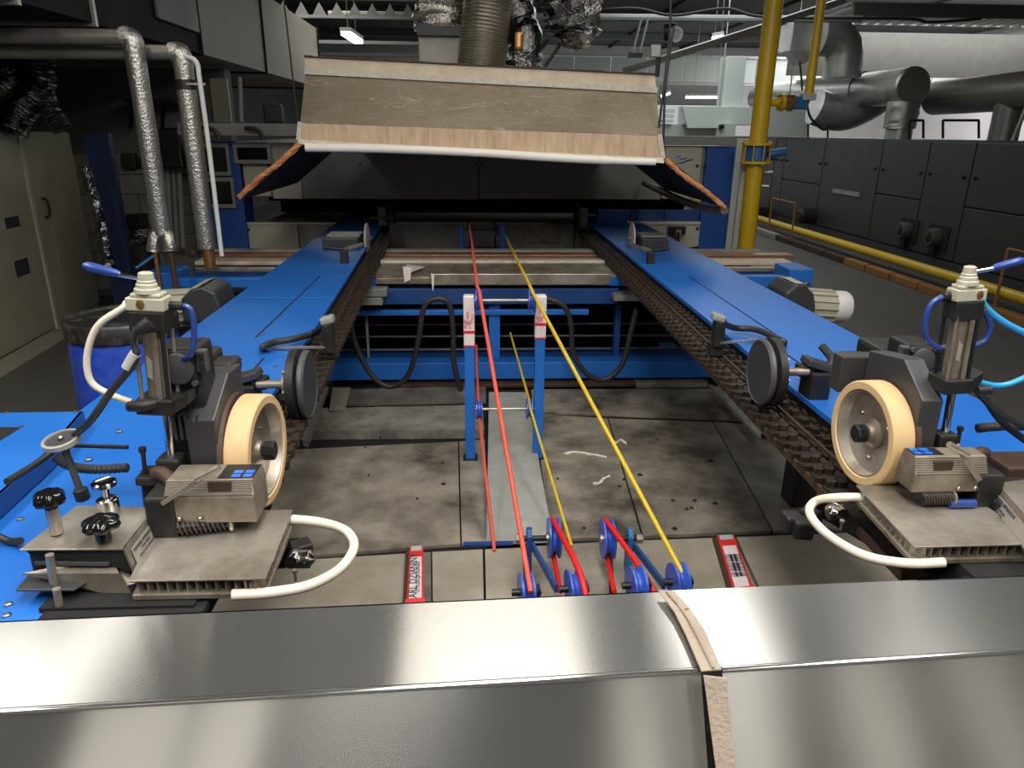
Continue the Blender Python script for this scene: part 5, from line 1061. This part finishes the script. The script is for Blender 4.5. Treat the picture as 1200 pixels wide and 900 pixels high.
k1 = U(68, 624, z=ZP+.045); star_knob((k1.x-.002, k1.y, k1.z+.055), .028, .034, .055)
k2 = U(122, 632, z=ZP+.045); star_knob((k2.x, k2.y, k2.z+.018), .034, .028, .018)
k3 = U(129, 603, z=ZP+.04)
t = build('thumb_screw', B().lathe(k3, (0, 0, 1), [(0, .021), (.036, .021), (.038, .018), (.038, .007), (.066, .007)], 22), 'chrome', CBL, True, label='nickel thumb screw')
build('screw_head', B().lathe(k3+V((0, 0, .062)), (0, 0, 1), [(0, .008), (.003, .020), (.006, .024), (.013, .024), (.015, .021), (.014, .016)], 24), 'chrome', t, True)
hb_ = U(98, 585, z=ZP+.03); ht = U(72, 516, y=hb_.y-.01)
t = build('dial_stem', B().cyl(hb_, ht, .0075, n=14), 'gear_grey', CBL, True, label='slanting stem with a round pale rimmed dial'); build('stem_nut', B().lathe(hb_, ht-hb_, [(0, .015), (.025, .015), (.027, .01)], 6), 'cast_iron', t)
ax = (ht-hb_).normalized()+V((0, -.15, .1)); ax.normalize()
build('dial_dish', B().lathe(ht, ax, [(-.006, .015), (0, .030), (.003, .030), (.002, .006), (.007, .004)], 30), 'grey_paint', t, True)
build('dial_rim', B().lathe(ht, ax, [(-.006, .031), (-.005, .037), (.005, .037), (.006, .031), (0, .0295)], 36), 'label_plate', t, True)
build('centre_screw', bolt_b(ht+ax*.004, ax, .006), 'bolt', t)
tag(build('link_rod', B().cyl(U(82, 522, y=1.5), U(150, 524, y=1.5), .005, n=8), 'black'), 'thin black rod behind the hand wheel', 'rod')
for k, (x, y) in enumerate(((104, 540), (140, 507))):
    build('deck_screw', bolt_b(U(x, y, z=ZR), (0, 0, 1), .010, .006), 'bolt', RAIL_L)
for k, (x, y) in enumerate(((24, 609), (10, 709), (8, 722))):
    build('deck_screw', bolt_b(U(x, y, z=ZR), (0, 0, 1), .008, .004), 'bolt', RAIL_L)
tag(build('cable', B().tube([U(-10, 625, y=1.4), U(10, 634, y=1.4), U(24, 634, y=1.38)], .008, 10), 'cable', smooth=True), 'short black cable entering the cover box from the left edge', 'cable')
# ================= STEEL TABLE COVERS =================
def cover(xa, xb, label, E0, E1, F0, F1, drop):
    t = thing('table_cover', label, 'steel cover', ((xa+xb)/2, .9, .6))
    A, Bq, Cq, D = [V(p) for p in (E0, E1, F1, F0)]        # back left, back right, front right, front left
    n = V((0, 0, -.003))
    build('top_panel', B().prism([A, Bq, Cq, D], n), 'steel_sheet', t)
    build('folded_edge', B().tube([D+V((0, 0, -.003)), Cq+V((0, 0, -.003))], .0045, 10, 0), 'steel_sheet', t, True)
    dv = V((0, -.212, -.339)); build('front_panel', B().prism([D, Cq, Cq+dv, D+dv], (0, .004, 0)), 'steel_sheet', t)
    build('rear_flange', B().prism([A, Bq, Bq+V((0, 0, -.05)), A+V((0, 0, -.05))], (0, -.003, 0)), 'steel_sheet', t)
    return A, Bq, Cq, D
ZS = 1.0
e0, e1 = U(-150, 735, z=ZS), U(779, 692.5, z=ZS); f0, f1 = U(-150, 841, z=ZS), U(821, 784, z=ZS)
cover(-1, .3, 'long brushed steel table cover left of the taupe strap', e0, e1, f0, f1, 0)
g0, g1 = U(783, 692, z=ZS+.004), U(1350, 668, z=ZS+.004); h0, h1 = U(846, 783, z=ZS+.004), U(1350, 752, z=ZS+.004)
cover(.3, 1.2, 'brushed steel table cover right of the taupe strap', g0, g1, h0, h1, 0)
t = thing('webbing_strap', 'taupe webbing strap draped over the steel table joint', 'strap', U(800, 730, z=ZS))
zs = ZS+.012
S = [((771, 691), (790, 692)), ((790, 716), (808, 712)), ((803, 742), (826, 738)), ((822, 786), (846, 784))]
for k in range(3):
    a, b_, c_, d_ = U(*S[k][0], z=zs), U(*S[k][1], z=zs), U(*S[k+1][1], z=zs+.004*(k == 0)), U(*S[k+1][0], z=zs)
    build('strap_fold', B().prism([a, b_, c_, d_], (0, 0, -.003)), 'webbing', t, bevel=.001)
a, b_ = U(822, 786, z=zs), U(846, 784, z=zs); yy = a.y-.005
dn1, dn2 = V((.010, -.085, -.135)), V((.004, -.085, -.135)); dn3, dn4 = V((.02, -.185, -.297)), V((.004, -.185, -.297))
P0, P1 = V((a.x, yy-.006, zs)), V((b_.x, yy-.012, zs))
build('strap_fall', B().prism([P0, P1, P1+dn2+V((-.002,0,0)), P0+dn1], (0, .003, 0)), 'webbing', t)
build('strap_fall', B().prism([P0+dn1, P1+dn2+V((-.002,0,0)), P1+dn4, P0+dn3], (0, .003, 0)), 'webbing', t)
build('fold_edge', B().tube([U(781, 692, z=zs+.003), U(800, 715, z=zs+.003), U(815, 740, z=zs+.003), U(836, 783, z=zs+.002)], .0022, 6), 'webbing', t)
tag(build('support_frame', B().box((-1.2, .78, .0), (1.4, .87, .9)), 'panel_dark'), 'dark frame hidden under the steel covers', 'frame')
